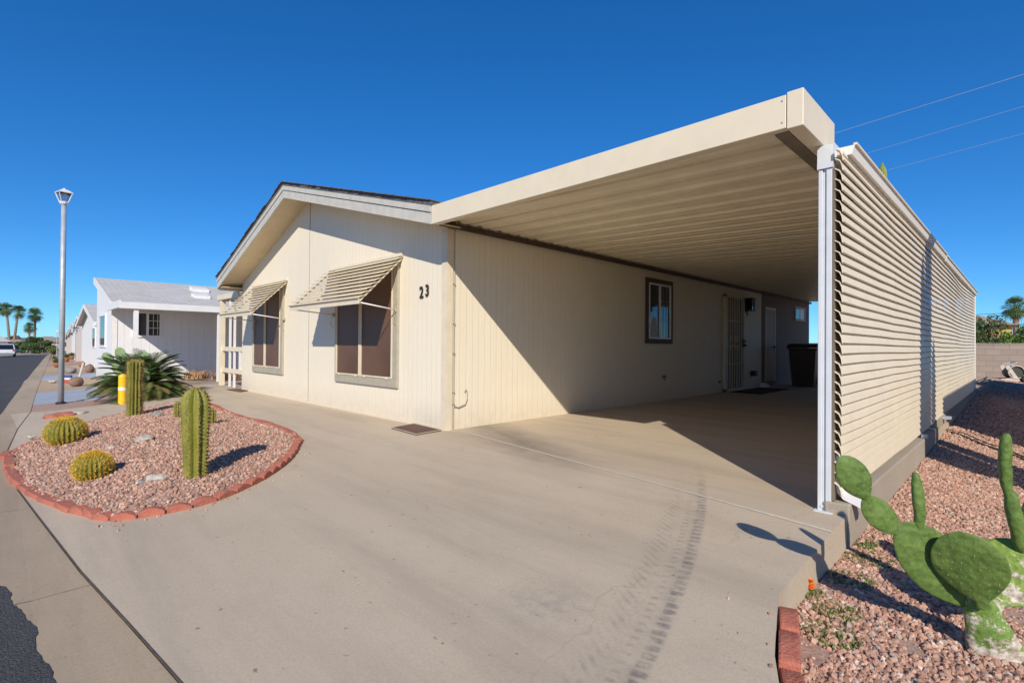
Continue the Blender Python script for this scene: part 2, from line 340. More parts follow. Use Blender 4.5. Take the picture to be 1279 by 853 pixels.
# ------------------------------------------------------------------ mesh builder
class MB:
    def __init__(s): s.v = []; s.f = []
    def add(s, vs, fs):
        o = len(s.v); s.v += [tuple(v) for v in vs]; s.f += [tuple(i+o for i in f) for f in fs]; return s
    def box(s, x0, y0, z0, x1, y1, z1, T=None):
        vs = [Vector(p) for p in ((x0, y0, z0), (x1, y0, z0), (x1, y1, z0), (x0, y1, z0), (x0, y0, z1), (x1, y0, z1), (x1, y1, z1), (x0, y1, z1))]
        if T: vs = [T @ v for v in vs]
        return s.add(vs, [(0, 3, 2, 1), (4, 5, 6, 7), (0, 1, 5, 4), (1, 2, 6, 5), (2, 3, 7, 6), (3, 0, 4, 7)])
    def prism(s, prof, a, b):
        """prof: list of points (Vectors); swept from offset a to offset b"""
        a = Vector(a); b = Vector(b); n = len(prof)
        vs = [Vector(p)+a for p in prof]+[Vector(p)+b for p in prof]
        fs = [(i, (i+1) % n, (i+1) % n+n, i+n) for i in range(n)]+[tuple(range(n))[::-1], tuple(range(n, 2*n))]
        return s.add(vs, fs)
    def sweep(s, profs, closed=True, caps=True):
        """list of rings with equal count"""
        n = len(profs[0]); vs = [v for p in profs for v in p]; fs = []
        for k in range(len(profs)-1):
            for i in range(n if closed else n-1):
                j = (i+1) % n; fs.append((k*n+i, k*n+j, (k+1)*n+j, (k+1)*n+i))
        if caps and closed: fs += [tuple(range(n))[::-1], tuple(range((len(profs)-1)*n, len(profs)*n))]
        return s.add(vs, fs)
    def tube(s, pts, r, n=8):
        pts = [Vector(p) for p in pts]; rs = r if isinstance(r, (list, tuple)) else [r]*len(pts); rings = []
        for i, p in enumerate(pts):
            d = (pts[min(i+1, len(pts)-1)]-pts[max(i-1, 0)]).normalized()
            u = d.cross(Vector((0, 0, 1)))
            if u.length < .05: u = d.cross(Vector((0, 1, 0)))
            u.normalize(); w = u.cross(d).normalized()
            rings.append([p+(u*math.cos(2*math.pi*k/n)+w*math.sin(2*math.pi*k/n))*rs[i] for k in range(n)])
        return s.sweep(rings)
    def lathe(s, prof, n=16, c=(0, 0, 0)):
        c = Vector(c)
        return s.sweep([[c+Vector((r*math.cos(2*math.pi*k/n), r*math.sin(2*math.pi*k/n), z)) for k in range(n)] for r, z in prof])
    def blob(s, c, r, n=2, amp=.2, seed=0, sc=(1, 1, 1), fr=1.5):
        bm = bmesh.new(); bmesh.ops.create_icosphere(bm, subdivisions=n, radius=1)
        vs = []
        for v in bm.verts:
            k = 1+amp*noise.noise(v.co*fr+Vector((seed*3.1, seed*1.7, seed)))*2
            vs.append(Vector((v.co.x*sc[0], v.co.y*sc[1], v.co.z*sc[2]))*r*k+Vector(c))
        fs = [tuple(v.index for v in f.verts) for f in bm.faces]; bm.free()
        return s.add(vs, fs)
    def build(s, name, m, parent=None, smooth=False, bevel=0, origin=None, fix=True):
        me = bpy.data.meshes.new(name)
        o = bpy.data.objects.new(name, me); C.objects.link(o)
        off = Vector(origin) if origin is not None else (Vector(parent.location) if parent else Vector((0, 0, 0)))
        if parent is not None and parent.parent is not None: off = Vector(parent.matrix_basis.translation)+Vector(parent.parent.location) if origin is None else off
        me.from_pydata([tuple(Vector(v)-off) for v in s.v], [], s.f); me.update()
        if fix:
            bm = bmesh.new(); bm.from_mesh(me); bmesh.ops.recalc_face_normals(bm, faces=bm.faces)
            if bevel: bmesh.ops.bevel(bm, geom=[e for e in bm.edges if len(e.link_faces) == 2 and e.calc_face_angle(0) > .6], offset=bevel, segments=2, affect='EDGES', profile=.5)
            bm.to_mesh(me); bm.free()
        if smooth:
            for p in me.polygons: p.use_smooth = True
        me.materials.append(M[m] if isinstance(m, str) else m)
        if parent is not None: o.parent = parent
        else: o.location = off
        return o
def tag(o, label=None, cat=None, group=None, kind=None):
    if label: o['label'] = label
    if cat: o['category'] = cat
    if group: o['group'] = group
    if kind: o['kind'] = kind
    return o
def empty(name, loc, label, cat, group=None):
    o = bpy.data.objects.new(name, None); C.objects.link(o); o.location = loc; o.empty_display_size = .2
    return tag(o, label, cat, group)
def copy_tree(o, loc, label=None, parent=None, rz=None, scale=None):
    c = o.copy(); C.objects.link(c)
    if parent is not None: c.parent = parent
    else:
        c.location = loc
        if rz is not None: c.rotation_euler = (0, 0, rz)
        if scale is not None: c.scale = (scale, scale, scale) if isinstance(scale, (int, float)) else scale
        if label: c['label'] = label
    for ch in [x for x in bpy.data.objects if x.parent == o]: copy_tree(ch, None, None, c)
    return c
def drape(poly, off, m, name, g=gz, thick=.25, xs=(), ys=(), build=True, kind='structure', label=None, cat='paving'):
    """a flat paved area: polygon cut along the ground's breaks, laid on the ground, with solid sides"""
    P = [Vector((p[0], p[1], 0)) for p in poly]
    bm = bmesh.new(); vs = [bm.verts.new(p) for p in P]
    for t in tessellate_polygon([P]):
        try: bm.faces.new([vs[i] for i in t])
        except ValueError: pass
    for y in ys: bmesh.ops.bisect_plane(bm, geom=bm.verts[:]+bm.edges[:]+bm.faces[:], plane_co=(0, y, 0), plane_no=(0, 1, 0))
    for x in xs: bmesh.ops.bisect_plane(bm, geom=bm.verts[:]+bm.edges[:]+bm.faces[:], plane_co=(x, 0, 0), plane_no=(1, 0, 0))
    bmesh.ops.recalc_face_normals(bm, faces=bm.faces)
    for f in bm.faces:
        if f.normal.z < 0: f.normal_flip()
    if thick:
        top = bm.faces[:]
        r = bmesh.ops.extrude_face_region(bm, geom=top)
        nv = [e for e in r['geom'] if isinstance(e, bmesh.types.BMVert)]
        for v in bm.verts: v.co.z = g(v.co.x, v.co.y)+off
        nvs = set(nv)
        for v in bm.verts:
            if v not in nvs: v.co.z -= thick
        bmesh.ops.recalc_face_normals(bm, faces=bm.faces)
    else:
        for v in bm.verts: v.co.z = g(v.co.x, v.co.y)+off
    me = bpy.data.meshes.new(name); bm.to_mesh(me); bm.free(); me.materials.append(M[m])
    o = bpy.data.objects.new(name, me); C.objects.link(o); tag(o, label, cat if label else None, None, kind)
    if not label: tag(o, name.replace('_', ' ')+' surface of the place', name.replace('_', ' '))
    return o

# ------------------------------------------------------------------ ground
XS = [-9]+[-9-4*i for i in range(1, 18)]
YS = [-.4, -3.6]
def ground():
    xs = [-900, -500, -300, -200, -140]+[-110+5*i for i in range(20)]+[-9, -5, -2, 0, 2, 3.9, 4.02, 4.1, 4.5, 4.9, 5.5, 7, 10, 20, 40, 80, 160, 400, 900]
    ys = [-600, -300, -150, -60, -30, -15, -8, -5, -4, -3.6, -2.5, -1.5, -.5, -.4, 0, 2, 4, 6, 8, 9.5, 12, 16, 20, 30, 50, 80, 120, 200, 400, 900]
    def h(x, y):
        x2 = max(x, -120)
        if x >= 4.05:
            k = min(1, max(0, (-y-2.4)/1.0))
            return (gzr(x, y)*(1-k)+(-.24)*k)-.02
        if x > 3.8: return -.30
        k = min(1, max(0, (y+3.7)/.5)) if y > -3.7 else 0
        return gz(x2, y)-.045-(0 if x < 0 or y < 15 else 0)-.06*(1-k)
    mb = MB(); n = len(ys)
    mb.add([(x, y, h(x, y)) for x in xs for y in ys], [(i*n+j, (i+1)*n+j, (i+1)*n+j+1, i*n+j+1) for i in range(len(xs)-1) for j in range(n-1)])
    o = mb.build('ground', 'soil_desert'); tag(o, 'sandy desert ground reaching to the horizon', 'ground', kind='structure')
ground()
# street: asphalt lies outside this edge, then the gutter, then plots
ASPH = [(9, -2.3), (6.4, -2.9), (4.6, -3.23), (3.3, -3.45), (2.42, -3.57), (1.55, -3.67), (.9, -3.745), (-1, -3.87), (-3, -3.92), (-5, -3.86), (-7.4, -3.66), (-14, -3.30), (-25.5, -2.67), (-46, -1.5), (-78, .3), (-110, 2.2)]
GUT = [(9, -2.0), (6.4, -2.6), (4.6, -2.96), (3.4, -3.17), (2.73, -3.262), (2.14, -3.322), (1.35, -3.408), (0, -3.52), (-1, -3.60), (-2.8, -3.66), (-5, -3.52), (-7, -3.33), (-14, -2.95), (-25.5, -2.28), (-46, -1.1), (-78, .75), (-110, 2.6)]
drape(ASPH+[(-110, -5), (-78, -6.8), (-46, -8.6), (-25, -10), (-7, -11.2), (2, -10.8), (9, -9.5)], -.018, 'asphalt', 'street', xs=XS, ys=YS, thick=.1, label='dark asphalt street curving past the corner lot', cat='street')
# roughen the asphalt border so that it laps over the gutter unevenly
lap = MB()
for i in range(len(ASPH)-7):
    a, b = Vector((*ASPH[i], 0)), Vector((*ASPH[i+1], 0)); L = (b-a).length; n_ = Vector((-(b-a).y, (b-a).x, 0)).normalized()
    if n_.y < 0: n_ = -n_
    k = int(L/.018)
    top = []; bot = []
    for j in range(k+1):
        p = a.lerp(b, j/k); w = .004+.04*max(0, noise.noise(p*4)+.3)+.014*noise.noise(p*13)+.006*noise.noise(p*37)
        q = p+n_*w
        top.append(Vector((q.x, q.y, gz(q.x, q.y)-.001))); bot.append(Vector((p.x, p.y, gz(p.x, p.y)-.004))-n_*.12)
    lap.sweep([bot, top], closed=False)
tag(lap.build('street_edge', 'asphalt', fix=False), 'ragged asphalt edge lapping onto the gutter', 'street edge', kind='structure')
drape(GUT+ASPH[::-1], -.004, 'gutterc', 'gutter', xs=XS, ys=YS, thick=.12, label='tan concrete gutter strip along the street', cat='gutter')
# driveway, walk and carport slab in one pour
dl = [at(*p) for p in ((13, 517), (75, 512), (122, 506), (160, 500), (200, 491), (214, 487))]
DR = [(4.05, 11.6), (4.05, -1.34), (4.10, -1.52), (4.17, -1.76), (4.28, -2.02), (4.41, -2.32), (4.6, -2.96)]+[(3.4, -3.17), (2.73, -3.262), (2.14, -3.322), (1.35, -3.408), (0, -3.52), (-1, -3.60), (-2.8, -3.66), (-5, -3.52)]
DR = [(x, y+.006) if y < -2.9 else (x, y) for x, y in DR]+[(p.x, p.y) for p in dl]+[(-9.6, .1), (-9.6, 2), (-.5, 2), (-.5, 14.6), (1.6, 14.6), (1.6, 11.6)]
drape(DR, 0, 'driveway', 'driveway', xs=XS, ys=YS, thick=.34, label='pale concrete driveway with curved tyre mark', cat='driveway')
drape([(.08, .13), (4.05, -.47), (4.05, -.495), (.08, .105)], .003, 'joint', 'slab_joint', ys=YS, thick=0, label='pale straight filled joint across the driveway', cat='joint')
jl = GUT[2:12]
drape([(x, y+.006) for x, y in jl]+[(x, y-.001) for x, y in jl[::-1]], .004, 'darkjoint', 'gutter_joint', xs=XS, ys=YS, thick=0, label='dark crack between driveway and gutter', cat='joint')
for (x, y) in ((1.55, -3.38), (-.3, -3.55), (-6, -3.43)):
    drape([(x, y), (x+.006, y), (x-.026, y-.30), (x-.032, y-.30)], -.004, 'darkjoint', 'gutter_crack', thick=0, ys=YS, label='thin crossing crack in the gutter strip', cat='crack')
# concrete curb carrying the louvered wall
cb = MB(); cb.box(3.93, -.14, -.3, 4.062, 4.25, .07)
o = cb.build('concrete_curb', 'curb', bevel=.008); tag(o, 'thick front section of concrete curb under the louvered wall', 'curb', kind='structure')
cb = MB(); cb.box(3.93, 4.25, -.3, 4.035, 11.6, .13)
o = cb.build('concrete_curb', 'curb', bevel=.006); tag(o, 'thinner shaded rear section of concrete curb under louvers', 'curb', kind='structure')
# yard and plot surfaces at left (neighbours), nearest first
def plot(px, m, name, off, label): drape([at(*p)[:2] for p in px], off, m, name, xs=XS, ys=YS, thick=.1, label=label, cat=name.replace('_', ' '))
plot([(13, 516), (75, 511), (122, 505), (165, 499), (215, 486), (240, 480), (208, 479), (130, 487), (122, 498), (60, 503), (17, 507)], 'soil_pink', 'gravel_strip', -.012, 'pink gravel strip around the street lamp')
plot([(16, 507), (60, 503), (124, 497), (130, 487), (122, 483), (21, 493)], 'bluecon', 'painted_driveway', -.010, 'blue grey painted driveway just beyond the street lamp')
plot([(21, 493), (122, 483), (150, 478), (135, 470), (30, 476)], 'soil_sand', 'sand_bed', -.012, 'sandy bed between two blue grey driveways')
plot([(30, 476), (135, 470), (130, 465), (38, 470)], 'bluecon', 'painted_driveway', -.010, 'second narrow blue grey driveway farther up the street')
plot([(38, 470), (130, 465), (124, 456), (48, 458)], 'soil_sand', 'sand_bed', -.012, 'sandy bed with boulders beyond the second driveway')
plot([(48, 458), (124, 456), (120, 450), (55, 451)], 'soil_pink', 'gravel_bed', -.01, 'reddish bed with pots farther up the street')
# right yard surface
def yard():
    mb = MB(); xs = [4.0, 4.08, 4.2, 4.4, 4.6, 4.9, 5.4, 6, 7.2, 9]; ys = [-2.9+.3*i for i in range(20)]+[3.2+1*i for i in range(20)]
    def h(x, y): return gzr(x, y)+.012*noise.noise(Vector((x*2, y*2, 0)))
    n = len(ys)
    mb.add([(x, y, h(x, y)) for x in xs for y in ys], [(i*n+j, (i+1)*n+j, (i+1)*n+j+1, i*n+j+1) for i in range(len(xs)-1) for j in range(n-1)])
    tag(mb.build('gravel_yard', 'soil_pink'), 'pink gravel yard beside the carport', 'yard', kind='structure')
yard()

# ------------------------------------------------------------------ planter bed at left
BEDPX = [(130, 650), (180, 645), (230, 636), (268, 625), (300, 612), (328, 598), (350, 583), (365, 568), (372, 553), (368, 545), (350, 536), (292, 520), (248, 500), (205, 507), (165, 515), (115, 528), (60, 546), (0, 574)]
BED = [at(*p) for p in BEDPX]
left_end = BED[-1]; BED += [Vector((-3.0, -3.60, -.2)), Vector((-2.4, -3.64, -.2)), at(4, 603), at(22, 626), at(62, 640)+Vector((-.0, 0, 0))]
BED[-2] = Vector((-.6, -3.50, -.2)); BED[-3] = Vector((-1.5, -3.62, -.2)); BED[-1] = Vector((.1, -3.33, -.19))
def inside(x, y, poly):
    c = False; n = len(poly)
    for i in range(n):
        a, b = poly[i], poly[(i+1) % n]
        if (a[1] > y) != (b[1] > y) and x < (b[0]-a[0])*(y-a[1])/(b[1]-a[1])+a[0]: c = not c
    return c
def distpoly(x, y, poly):
    p = Vector((x, y)); best = 9
    for i in range(len(poly)):
        a = Vector(poly[i][:2]); b = Vector(poly[(i+1) % len(poly)][:2]); d = b-a
        t = max(0, min(1, (p-a).dot(d)/max(d.dot(d), 1e-9))); best = min(best, (a+d*t-p).length)
    return best
def bedz(x, y):
    d = distpoly(x, y, BED); return gz(x, y)+.02+.09*min(1, d/.7)+.012*noise.noise(Vector((x*2, y*2, 3)))
def bed():
    s_ = .07; mb = MB(); idx = {}
    x0 = min(p[0] for p in BED); x1 = max(p[0] for p in BED); y0 = min(p[1] for p in BED); y1 = max(p[1] for p in BED)
    nx = int((x1-x0)/s_)+1; ny = int((y1-y0)/s_)+1
    def V(i, j):
        if (i, j) not in idx:
            x, y = x0+i*s_, y0+j*s_; idx[i, j] = len(mb.v); mb.v.append((x, y, bedz(x, y)))
        return idx[i, j]
    for i in range(nx):
        for j in range(ny):
            if inside(x0+(i+.5)*s_, y0+(j+.5)*s_, BED): mb.f.append((V(i, j), V(i+1, j), V(i+1, j+1), V(i, j+1)))
    tag(mb.build('gravel_bed', 'soil_pink', smooth=True), 'mounded pink gravel planting bed ringed by red edging', 'gravel bed', kind='structure')
bed()
# stones
def stone_variants(n=8):
    out = []; rs = np.random.RandomState(3)
    bm = bmesh.new(); bmesh.ops.create_icosphere(bm, subdivisions=1, radius=1)
    base = np.array([v.co[:] for v in bm.verts]); faces = np.array([[v.index for v in f.verts] for f in bm.faces]); bm.free()
    for k in range(n):
        d = base*(rs.uniform(.6, 1.15, (len(base), 1)))*rs.uniform(.7, 1.2, 3)*np.array([1, 1, .8])
        out.append(d)
    return out, faces
SV, SF = stone_variants()
def stones(name, pts, sizes, label, seed=0):
    rs = np.random.RandomState(seed); n = len(pts); nv = len(SV[0]); nf = len(SF)
    A = np.stack([SV[i] for i in rs.randint(0, len(SV), n)])
    q = rs.normal(size=(n, 4)); q /= np.linalg.norm(q, axis=1)[:, None]; w, x, y, z = q.T
    Rm = np.stack([1-2*(y*y+z*z), 2*(x*y-z*w), 2*(x*z+y*w), 2*(x*y+z*w), 1-2*(x*x+z*z), 2*(y*z-x*w), 2*(x*z-y*w), 2*(y*z+x*w), 1-2*(x*x+y*y)], 1).reshape(n, 3, 3)
    A = np.einsum('nij,nvj->nvi', Rm, A)*np.array(sizes)[:, None, None]; A += np.array(pts)[:, None, :]
    me = bpy.data.meshes.new(name); V = A.reshape(-1, 3); F = (SF[None]+(np.arange(n)*nv)[:, None, None]).reshape(-1)
    me.vertices.add(len(V)); me.vertices.foreach_set('co', V.ravel().astype('f'))
    me.loops.add(len(F)); me.loops.foreach_set('vertex_index', F.astype('i'))
    me.polygons.add(n*nf); me.polygons.foreach_set('loop_start', np.arange(0, n*nf*3, 3, dtype='i')); me.update(calc_edges=True)
    me.polygons.foreach_set('use_smooth', np.zeros(n*nf, bool))
    ca = me.color_attributes.new('tone', 'FLOAT_COLOR', 'POINT')
    pal = np.array([(.54, .325, .235), (.46, .27, .195), (.60, .40, .30), (.38, .215, .155), (.66, .52, .42), (.44, .365, .31), (.55, .305, .215), (.25, .145, .105)])
    col = pal[rs.choice(len(pal), n, p=[.20, .19, .14, .14, .07, .05, .13, .08])]*rs.uniform(.8, 1.15, (n, 1))
    col = np.clip(col, 0, 1); col = np.concatenate([np.repeat(col, nv, 0), np.ones((n*nv, 1))], 1)
    ca.data.foreach_set('color', col.ravel().astype('f'))
    me.materials.append(M['stone']); o = bpy.data.objects.new(name, me); C.objects.link(o)
    return tag(o, label, 'gravel', kind='stuff')
def scatter(n, x0, x1, y0, y1, zf, ok, smin, smax, seed):
    rs = random.Random(seed); P = []; S = []
    for i in range(n):
        x = rs.uniform(x0, x1); y = rs.uniform(y0, y1)
        if not ok(x, y): continue
        s = smin+(smax-smin)*rs.random()**2; P.append((x, y, zf(x, y)+s*.35)); S.append(s)
    return P, S
bx0, bx1 = min(p[0] for p in BED), max(p[0] for p in BED)
P1, S1 = scatter(44000, bx0, bx1, -3.7, -.7, bedz, lambda x, y: inside(x, y, BED), .007, .020, 1)
stones('gravel_stones', P1, S1, 'crushed pink stones covering the planting bed', 1)
P2, S2 = scatter(15000, 4.06, 4.95, -2.6, .8, gzr, lambda x, y: (x > 4.2 or y > -1.4) and noise.noise(Vector((x*3.1, y*3.1, 7))) < .33, .006, .018, 2)
a, b = scatter(9000, 4.06, 4.95, -2.6, 1.2, gzr, lambda x, y: x > 4.2 or y > -1.4, .003, .008, 12); P2 += a; S2 += b
a, b = scatter(12000, 4.07, 5.0, .8, 4.5, gzr, lambda x, y: True, .008, .018, 3); P2 += a; S2 += b
a, b = scatter(7000, 4.03, 5.0, 4.5, 11, gzr, lambda x, y: True, .014, .024, 4); P2 += a; S2 += b
a, b = scatter(5000, 4.0, 5.2, 11, 21, gzr, lambda x, y: True, .018, .03, 5); P2 += a; S2 += b
a, b = scatter(6000, 4.95, 7, -2.5, 6, gzr, lambda x, y: True, .014, .026, 6); P2 += a; S2 += b
stones('gravel_stones', P2, S2, 'crushed pink stones covering the right side yard', 2)
def stray(path, n, seed, g, lo=.05, hi=.35, side=1):
    rs = random.Random(seed); P = []; S = []
    for i in range(n):
        k = rs.randrange(len(path)-1); a, b = Vector(path[k][:2]), Vector(path[k+1][:2]); p = a.lerp(b, rs.random()); d = (b-a).normalized(); w = Vector((d.y, -d.x))*side
        p = p+w*(lo+(hi-lo)*rs.random()**2.2); s_ = rs.uniform(.004, .011); P.append((p.x, p.y, g(p.x, p.y)+s_*.4)); S.append(s_)
    return P, S
P3, S3 = stray(BED[0:9], 50, 4, gz, side=1); a, b = stray([(4.05, -1.34), (4.17, -1.76), (4.41, -2.32)], 10, 5, gz, .02, .2, side=1)
stones('stray_stones', [p for p in P3 if not inside(p[0], p[1], BED)]+a, [s_ for p, s_ in zip(P3, S3) if not inside(p[0], p[1], BED)]+b, 'loose pink stones spilled from the beds onto the concrete', 9)
# scalloped edging bricks
def scallop(L, W=.075, H=.085):
    mb = MB(); rings = []; n = 9
    prof = []
    for i in range(n+1):
        t = i/n; x = -L/2+L*t; z = H*.62+H*.38*math.sin(math.pi*t)
        prof.append((x, z))
    pts = [Vector((-L/2, 0, -.08))]+[Vector((x, 0, z)) for x, z in prof]+[Vector((L/2, 0, -.08))]
    mb.prism(pts, (0, -W/2, 0), (0, W/2, 0))
    return mb
def edging(path, L, name, label, group, H=.085, flat=False, W=.075):
    proto = None; cnt = 0
    for i in range(len(path)-1):
        a, b = Vector(path[i][:2]), Vector(path[i+1][:2]); d = b-a; k = max(1, round(d.length/L))
        for j in range(k):
            p = a.lerp(b, (j+.5)/k); l = d.length/k
            if proto is None:
                if flat:
                    mb = MB(); mb.box(-L/2, -W/2, -.08, L/2, W/2, H)
                else: mb = scallop(L, W, H)
                o = mb.build(name, 'brickred', bevel=.008); proto = o; tag(o, label, 'edging brick', group)
            else:
                o = proto.copy(); C.objects.link(o)
            z = gz(p.x, p.y) if p.x < 4 else gzr(p.x, p.y)*.4+gz(p.x, p.y)*.6
            o.location = (p.x, p.y, z-.012+rnd.uniform(-.006, .006)); o.rotation_euler = (rnd.uniform(-.03, .03), rnd.uniform(-.03, .03), math.atan2(d.y, d.x)+rnd.uniform(-.06, .06))
            o.scale = (l/L*.985, 1, rnd.uniform(.94, 1.05)); cnt += 1
def resample(path, step):
    out = [Vector(path[0][:2])]; acc = 0
    for i in range(len(path)-1):
        a, b = Vector(path[i][:2]), Vector(path[i+1][:2]); L = (b-a).length; t = step-acc
        while t <= L: out.append(a.lerp(b, t/L)); t += step
        acc = (acc+L) % step
    e = Vector(path[-1][:2])
    if (e-out[-1]).length > step*.35: out.append(e)
    return out
front = [BED[-1], Vector((.27, -3.26, -.18))]+BED[0:9]
edging(resample(front, .155), .155, 'edging_brick', 'scalloped red edging block on the driveway side of the gravel bed', 'scalloped blocks along the driveway side of the bed', H=.062)
edging(resample(BED[8:13], .42), .42, 'edging_block', 'long flat topped red edging block facing the house', 'long flat blocks along the house side of the bed', flat=True, H=.055)
edging(resample(BED[12:18], .16), .16, 'edging_brick', 'small scalloped red edging block on the far side of the gravel bed', 'scalloped blocks along the far side of the bed', H=.05)
edging(resample(BED[17:], .30), .30, 'edging_block', 'flat red edging block on the street side of the gravel bed', 'flat blocks along the street side of the bed', flat=True, H=.05, W=.08)
edging([(4.09, -1.33), (4.145, -1.52), (4.215, -1.75), (4.325, -2.0), (4.455, -2.3), (4.6, -2.6)], .21, 'edging_brick', 'scalloped red edging block between driveway and right gravel yard', 'scalloped blocks beside the right gravel yard', H=.05, W=.07)

# rocks in the bed
def rock(px, py, w, m, label, name='rock', g=bedz, sq=.55, seed=0):
    p = at(px, py); p.z = g(p.x, p.y); r = w*depth(p)/FPX/2
    mb = MB(); mb.blob((0, 0, r*.2), r, 3, .22, seed, (1.15, .8, sq))
    o = mb.build(name, m, smooth=False); o.location = p; o.rotation_euler[2] = R(45)
    tag(o, label, 'rock')
rock(181, 563, 18, 'rock', 'pale flat rock in the middle of the gravel bed', seed=1)
rock(129, 597, 16, 'rock', 'whitish rock beside the nearer barrel cactus', seed=2)
rock(196, 613, 20, 'rock', 'pale grey rock near the front edging of the bed', seed=3)
rock(195, 530, 13, 'rockg', 'small grey rock behind the tall front cactus', seed=4)
rock(38, 550, 9, 'rock', 'small whitish rock left of the farther barrel cactus', seed=5)
rock(79, 562, 9, 'rockg', 'small grey rock at the foot of the farther barrel cactus', seed=6)
rock(139, 574, 9, 'rock', 'tiny pale rock between the barrels and the flat rock', seed=7)
rock(177, 615, 11, 'rockg', 'small brownish rock left of the front pale grey rock', seed=8)

# ------------------------------------------------------------------ cacti
def column_cactus(name, loc, r, h, ribs, label, spine='spine_t', body='cactus_rib', lean=0, taper=.12, bulge=0, dome=1.0, group=None, waist=None, sp_len=.02, dens=1):
    root = empty(name, loc, label, 'cactus', group)
    mb = MB(); nz = 34; na = ribs*8; rings = []
    def rad(t):
        k = 1-taper*(1-t)-.0
        if waist: k *= 1-waist*math.exp(-((t-.62)/.07)**2)
        top = 1-dome*r/h
        if t > top: k *= max(.03, math.sqrt(max(0, 1-((t-top)/(1-top))**2)))
        return r*k*(1+bulge*math.sin(math.pi*t))
    for i in range(nz+1):
        t = (i/nz); t = 1-(1-t)**1.25
        z = h*t-.02; rr = rad(min(t, .9995)); ring = []
        for k in range(na):
            a = 2*math.pi*k/na; c = abs(math.cos(a*ribs/2)); prof = 1-(1-c)**.75
            q = rr*(.60+.40*prof)*(1+.10*noise.noise(Vector((math.cos(a)*2.3, math.sin(a)*2.3, z*5+len(label)))))
            ring.append(Vector((math.cos(a)*q+lean*z, math.sin(a)*q, z)))
        rings.append(ring)
    mb.sweep(rings)
    mb.build('stem', body, root, smooth=True, origin=(0, 0, 0))
    sp = MB(); rs = random.Random(len(label))
    nk = int(h/.028*dens)
    for k in range(ribs):
        a = 2*math.pi*k/ribs
        for i in range(nk+1):
            t = (i+rs.random()*.3)/nk
            if t > .995: t = .995
            rr = rad(t); c = Vector((math.cos(a)*rr+lean*h*t, math.sin(a)*rr, h*t-.02))
            out = Vector((math.cos(a), math.sin(a), .2+1.3*max(0, t-.9)/.1)).normalized()
            for j in range(6):
                d = (out+Vector((rs.uniform(-.9, .9), rs.uniform(-.9, .9), rs.uniform(-.8, .9)))).normalized()
                s = Vector((rs.uniform(-1, 1), rs.uniform(-1, 1), rs.uniform(-1, 1))).normalized()*.0022
                sp.add([c-s, c+s, c+d*sp_len*rs.uniform(.6, 1.4)], [(0, 1, 2)])
            sp.blob(c, .0065, 1, 0)
    sp.build('spines', spine, root, origin=(0, 0, 0), fix=False)
    return root
def bedat(px, py): p = at(px, py); z = bedz(p.x, p.y); q = CAM+ray(px, py)*((z-CAM.z)/ray(px, py).z); return Vector((q.x, q.y, bedz(q.x, q.y)))
c1 = bedat(244, 588); d1 = depth(c1)
column_cactus('column_cactus', c1, 17.5*d1/FPX, 113*d1/FPX, 8, 'tall thick ribbed column cactus at the front of the gravel bed', waist=0, taper=.28, dome=1.3, sp_len=.03, lean=-.03)
c2 = bedat(168, 521); d2_ = depth(c2)
column_cactus('column_cactus', c2, 8.4*d2_/FPX, 71*d2_/FPX, 13, 'slimmer column cactus with brownish top near the yellow post', waist=.12, taper=0, dome=.5, sp_len=.035, lean=.02)
c3 = bedat(264, 530); d3 = depth(c3)
column_cactus('column_cactus', c3, 5*d3/FPX, 22*d3/FPX, 8, 'short stubby column cactus right behind the tallest cactus', sp_len=.02)
c4 = bedat(221, 522); d4 = depth(c4)
column_cactus('column_cactus', c4, 3.6*d4/FPX, 22*d4/FPX, 8, 'short thin column cactus left behind the tallest cactus', sp_len=.02)
def barrel(loc, rx, h, label):
    root = empty('barrel_cactus', loc, label, 'cactus'); ribs = 26; na = ribs*6; mb = MB(); rings = []
    def prof(t):   # t 0 bottom .. 1 top centre
        a = -1.15+t*(math.pi/2+1.15); return math.cos(a)*rx, math.sin(a)*h*.5+h*.5*.85
    n = 22
    for i in range(n+1):
        rr, z = prof(i/n); rr = max(rr, .002)
        if i/n > .93: z -= .006
        rings.append([Vector((math.cos(2*math.pi*k/na)*rr*(.84+.16*abs(math.cos(math.pi*k/na*ribs))), math.sin(2*math.pi*k/na)*rr*(.84+.16*abs(math.cos(math.pi*k/na*ribs))), z)) for k in range(na)])
    mb.sweep(rings); mb.build('stem', 'cactus_rib', root, smooth=True, origin=(0, 0, 0))
    sp = MB(); cr = MB(); rs = random.Random(5)
    for k in range(ribs):
        a = 2*math.pi*k/ribs
        for i in range(34):
            t = i/34; rr, z = prof(t); c = Vector((math.cos(a)*rr, math.sin(a)*rr, z)); out = Vector((math.cos(a)*rr/rx, math.sin(a)*rr/rx, z/h-.3)).normalized()
            for j in range(6):
                d = (out*.8+Vector((rs.uniform(-1, 1), rs.uniform(-1, 1), rs.uniform(-.6, 1)))).normalized(); s = Vector((rs.uniform(-1, 1), rs.uniform(-1, 1), rs.uniform(-1, 1))).normalized()*.0022
                sp.add([c-s, c+s, c+d*rs.uniform(.015, .032)], [(0, 1, 2)])
    for i in range(2600):
        a = rs.uniform(0, 2*math.pi); q = rs.random()**.5*rx*.5; z = h*.92-.03*(q/rx)**2; c = Vector((math.cos(a)*q, math.sin(a)*q, z-.008))
        d = Vector((rs.uniform(-.8, .8), rs.uniform(-.8, .8), 1)).normalized(); s = Vector((rs.uniform(-1, 1), rs.uniform(-1, 1), 0)).normalized()*.0024
        cr.add([c-s, c+s, c+d*rs.uniform(.012, .028)], [(0, 1, 2)])
    sp.build('spines', 'spine_y', root, origin=(0, 0, 0), fix=False); cr.build('woolly_crown', 'spine_y', root, origin=(0, 0, 0), fix=False)
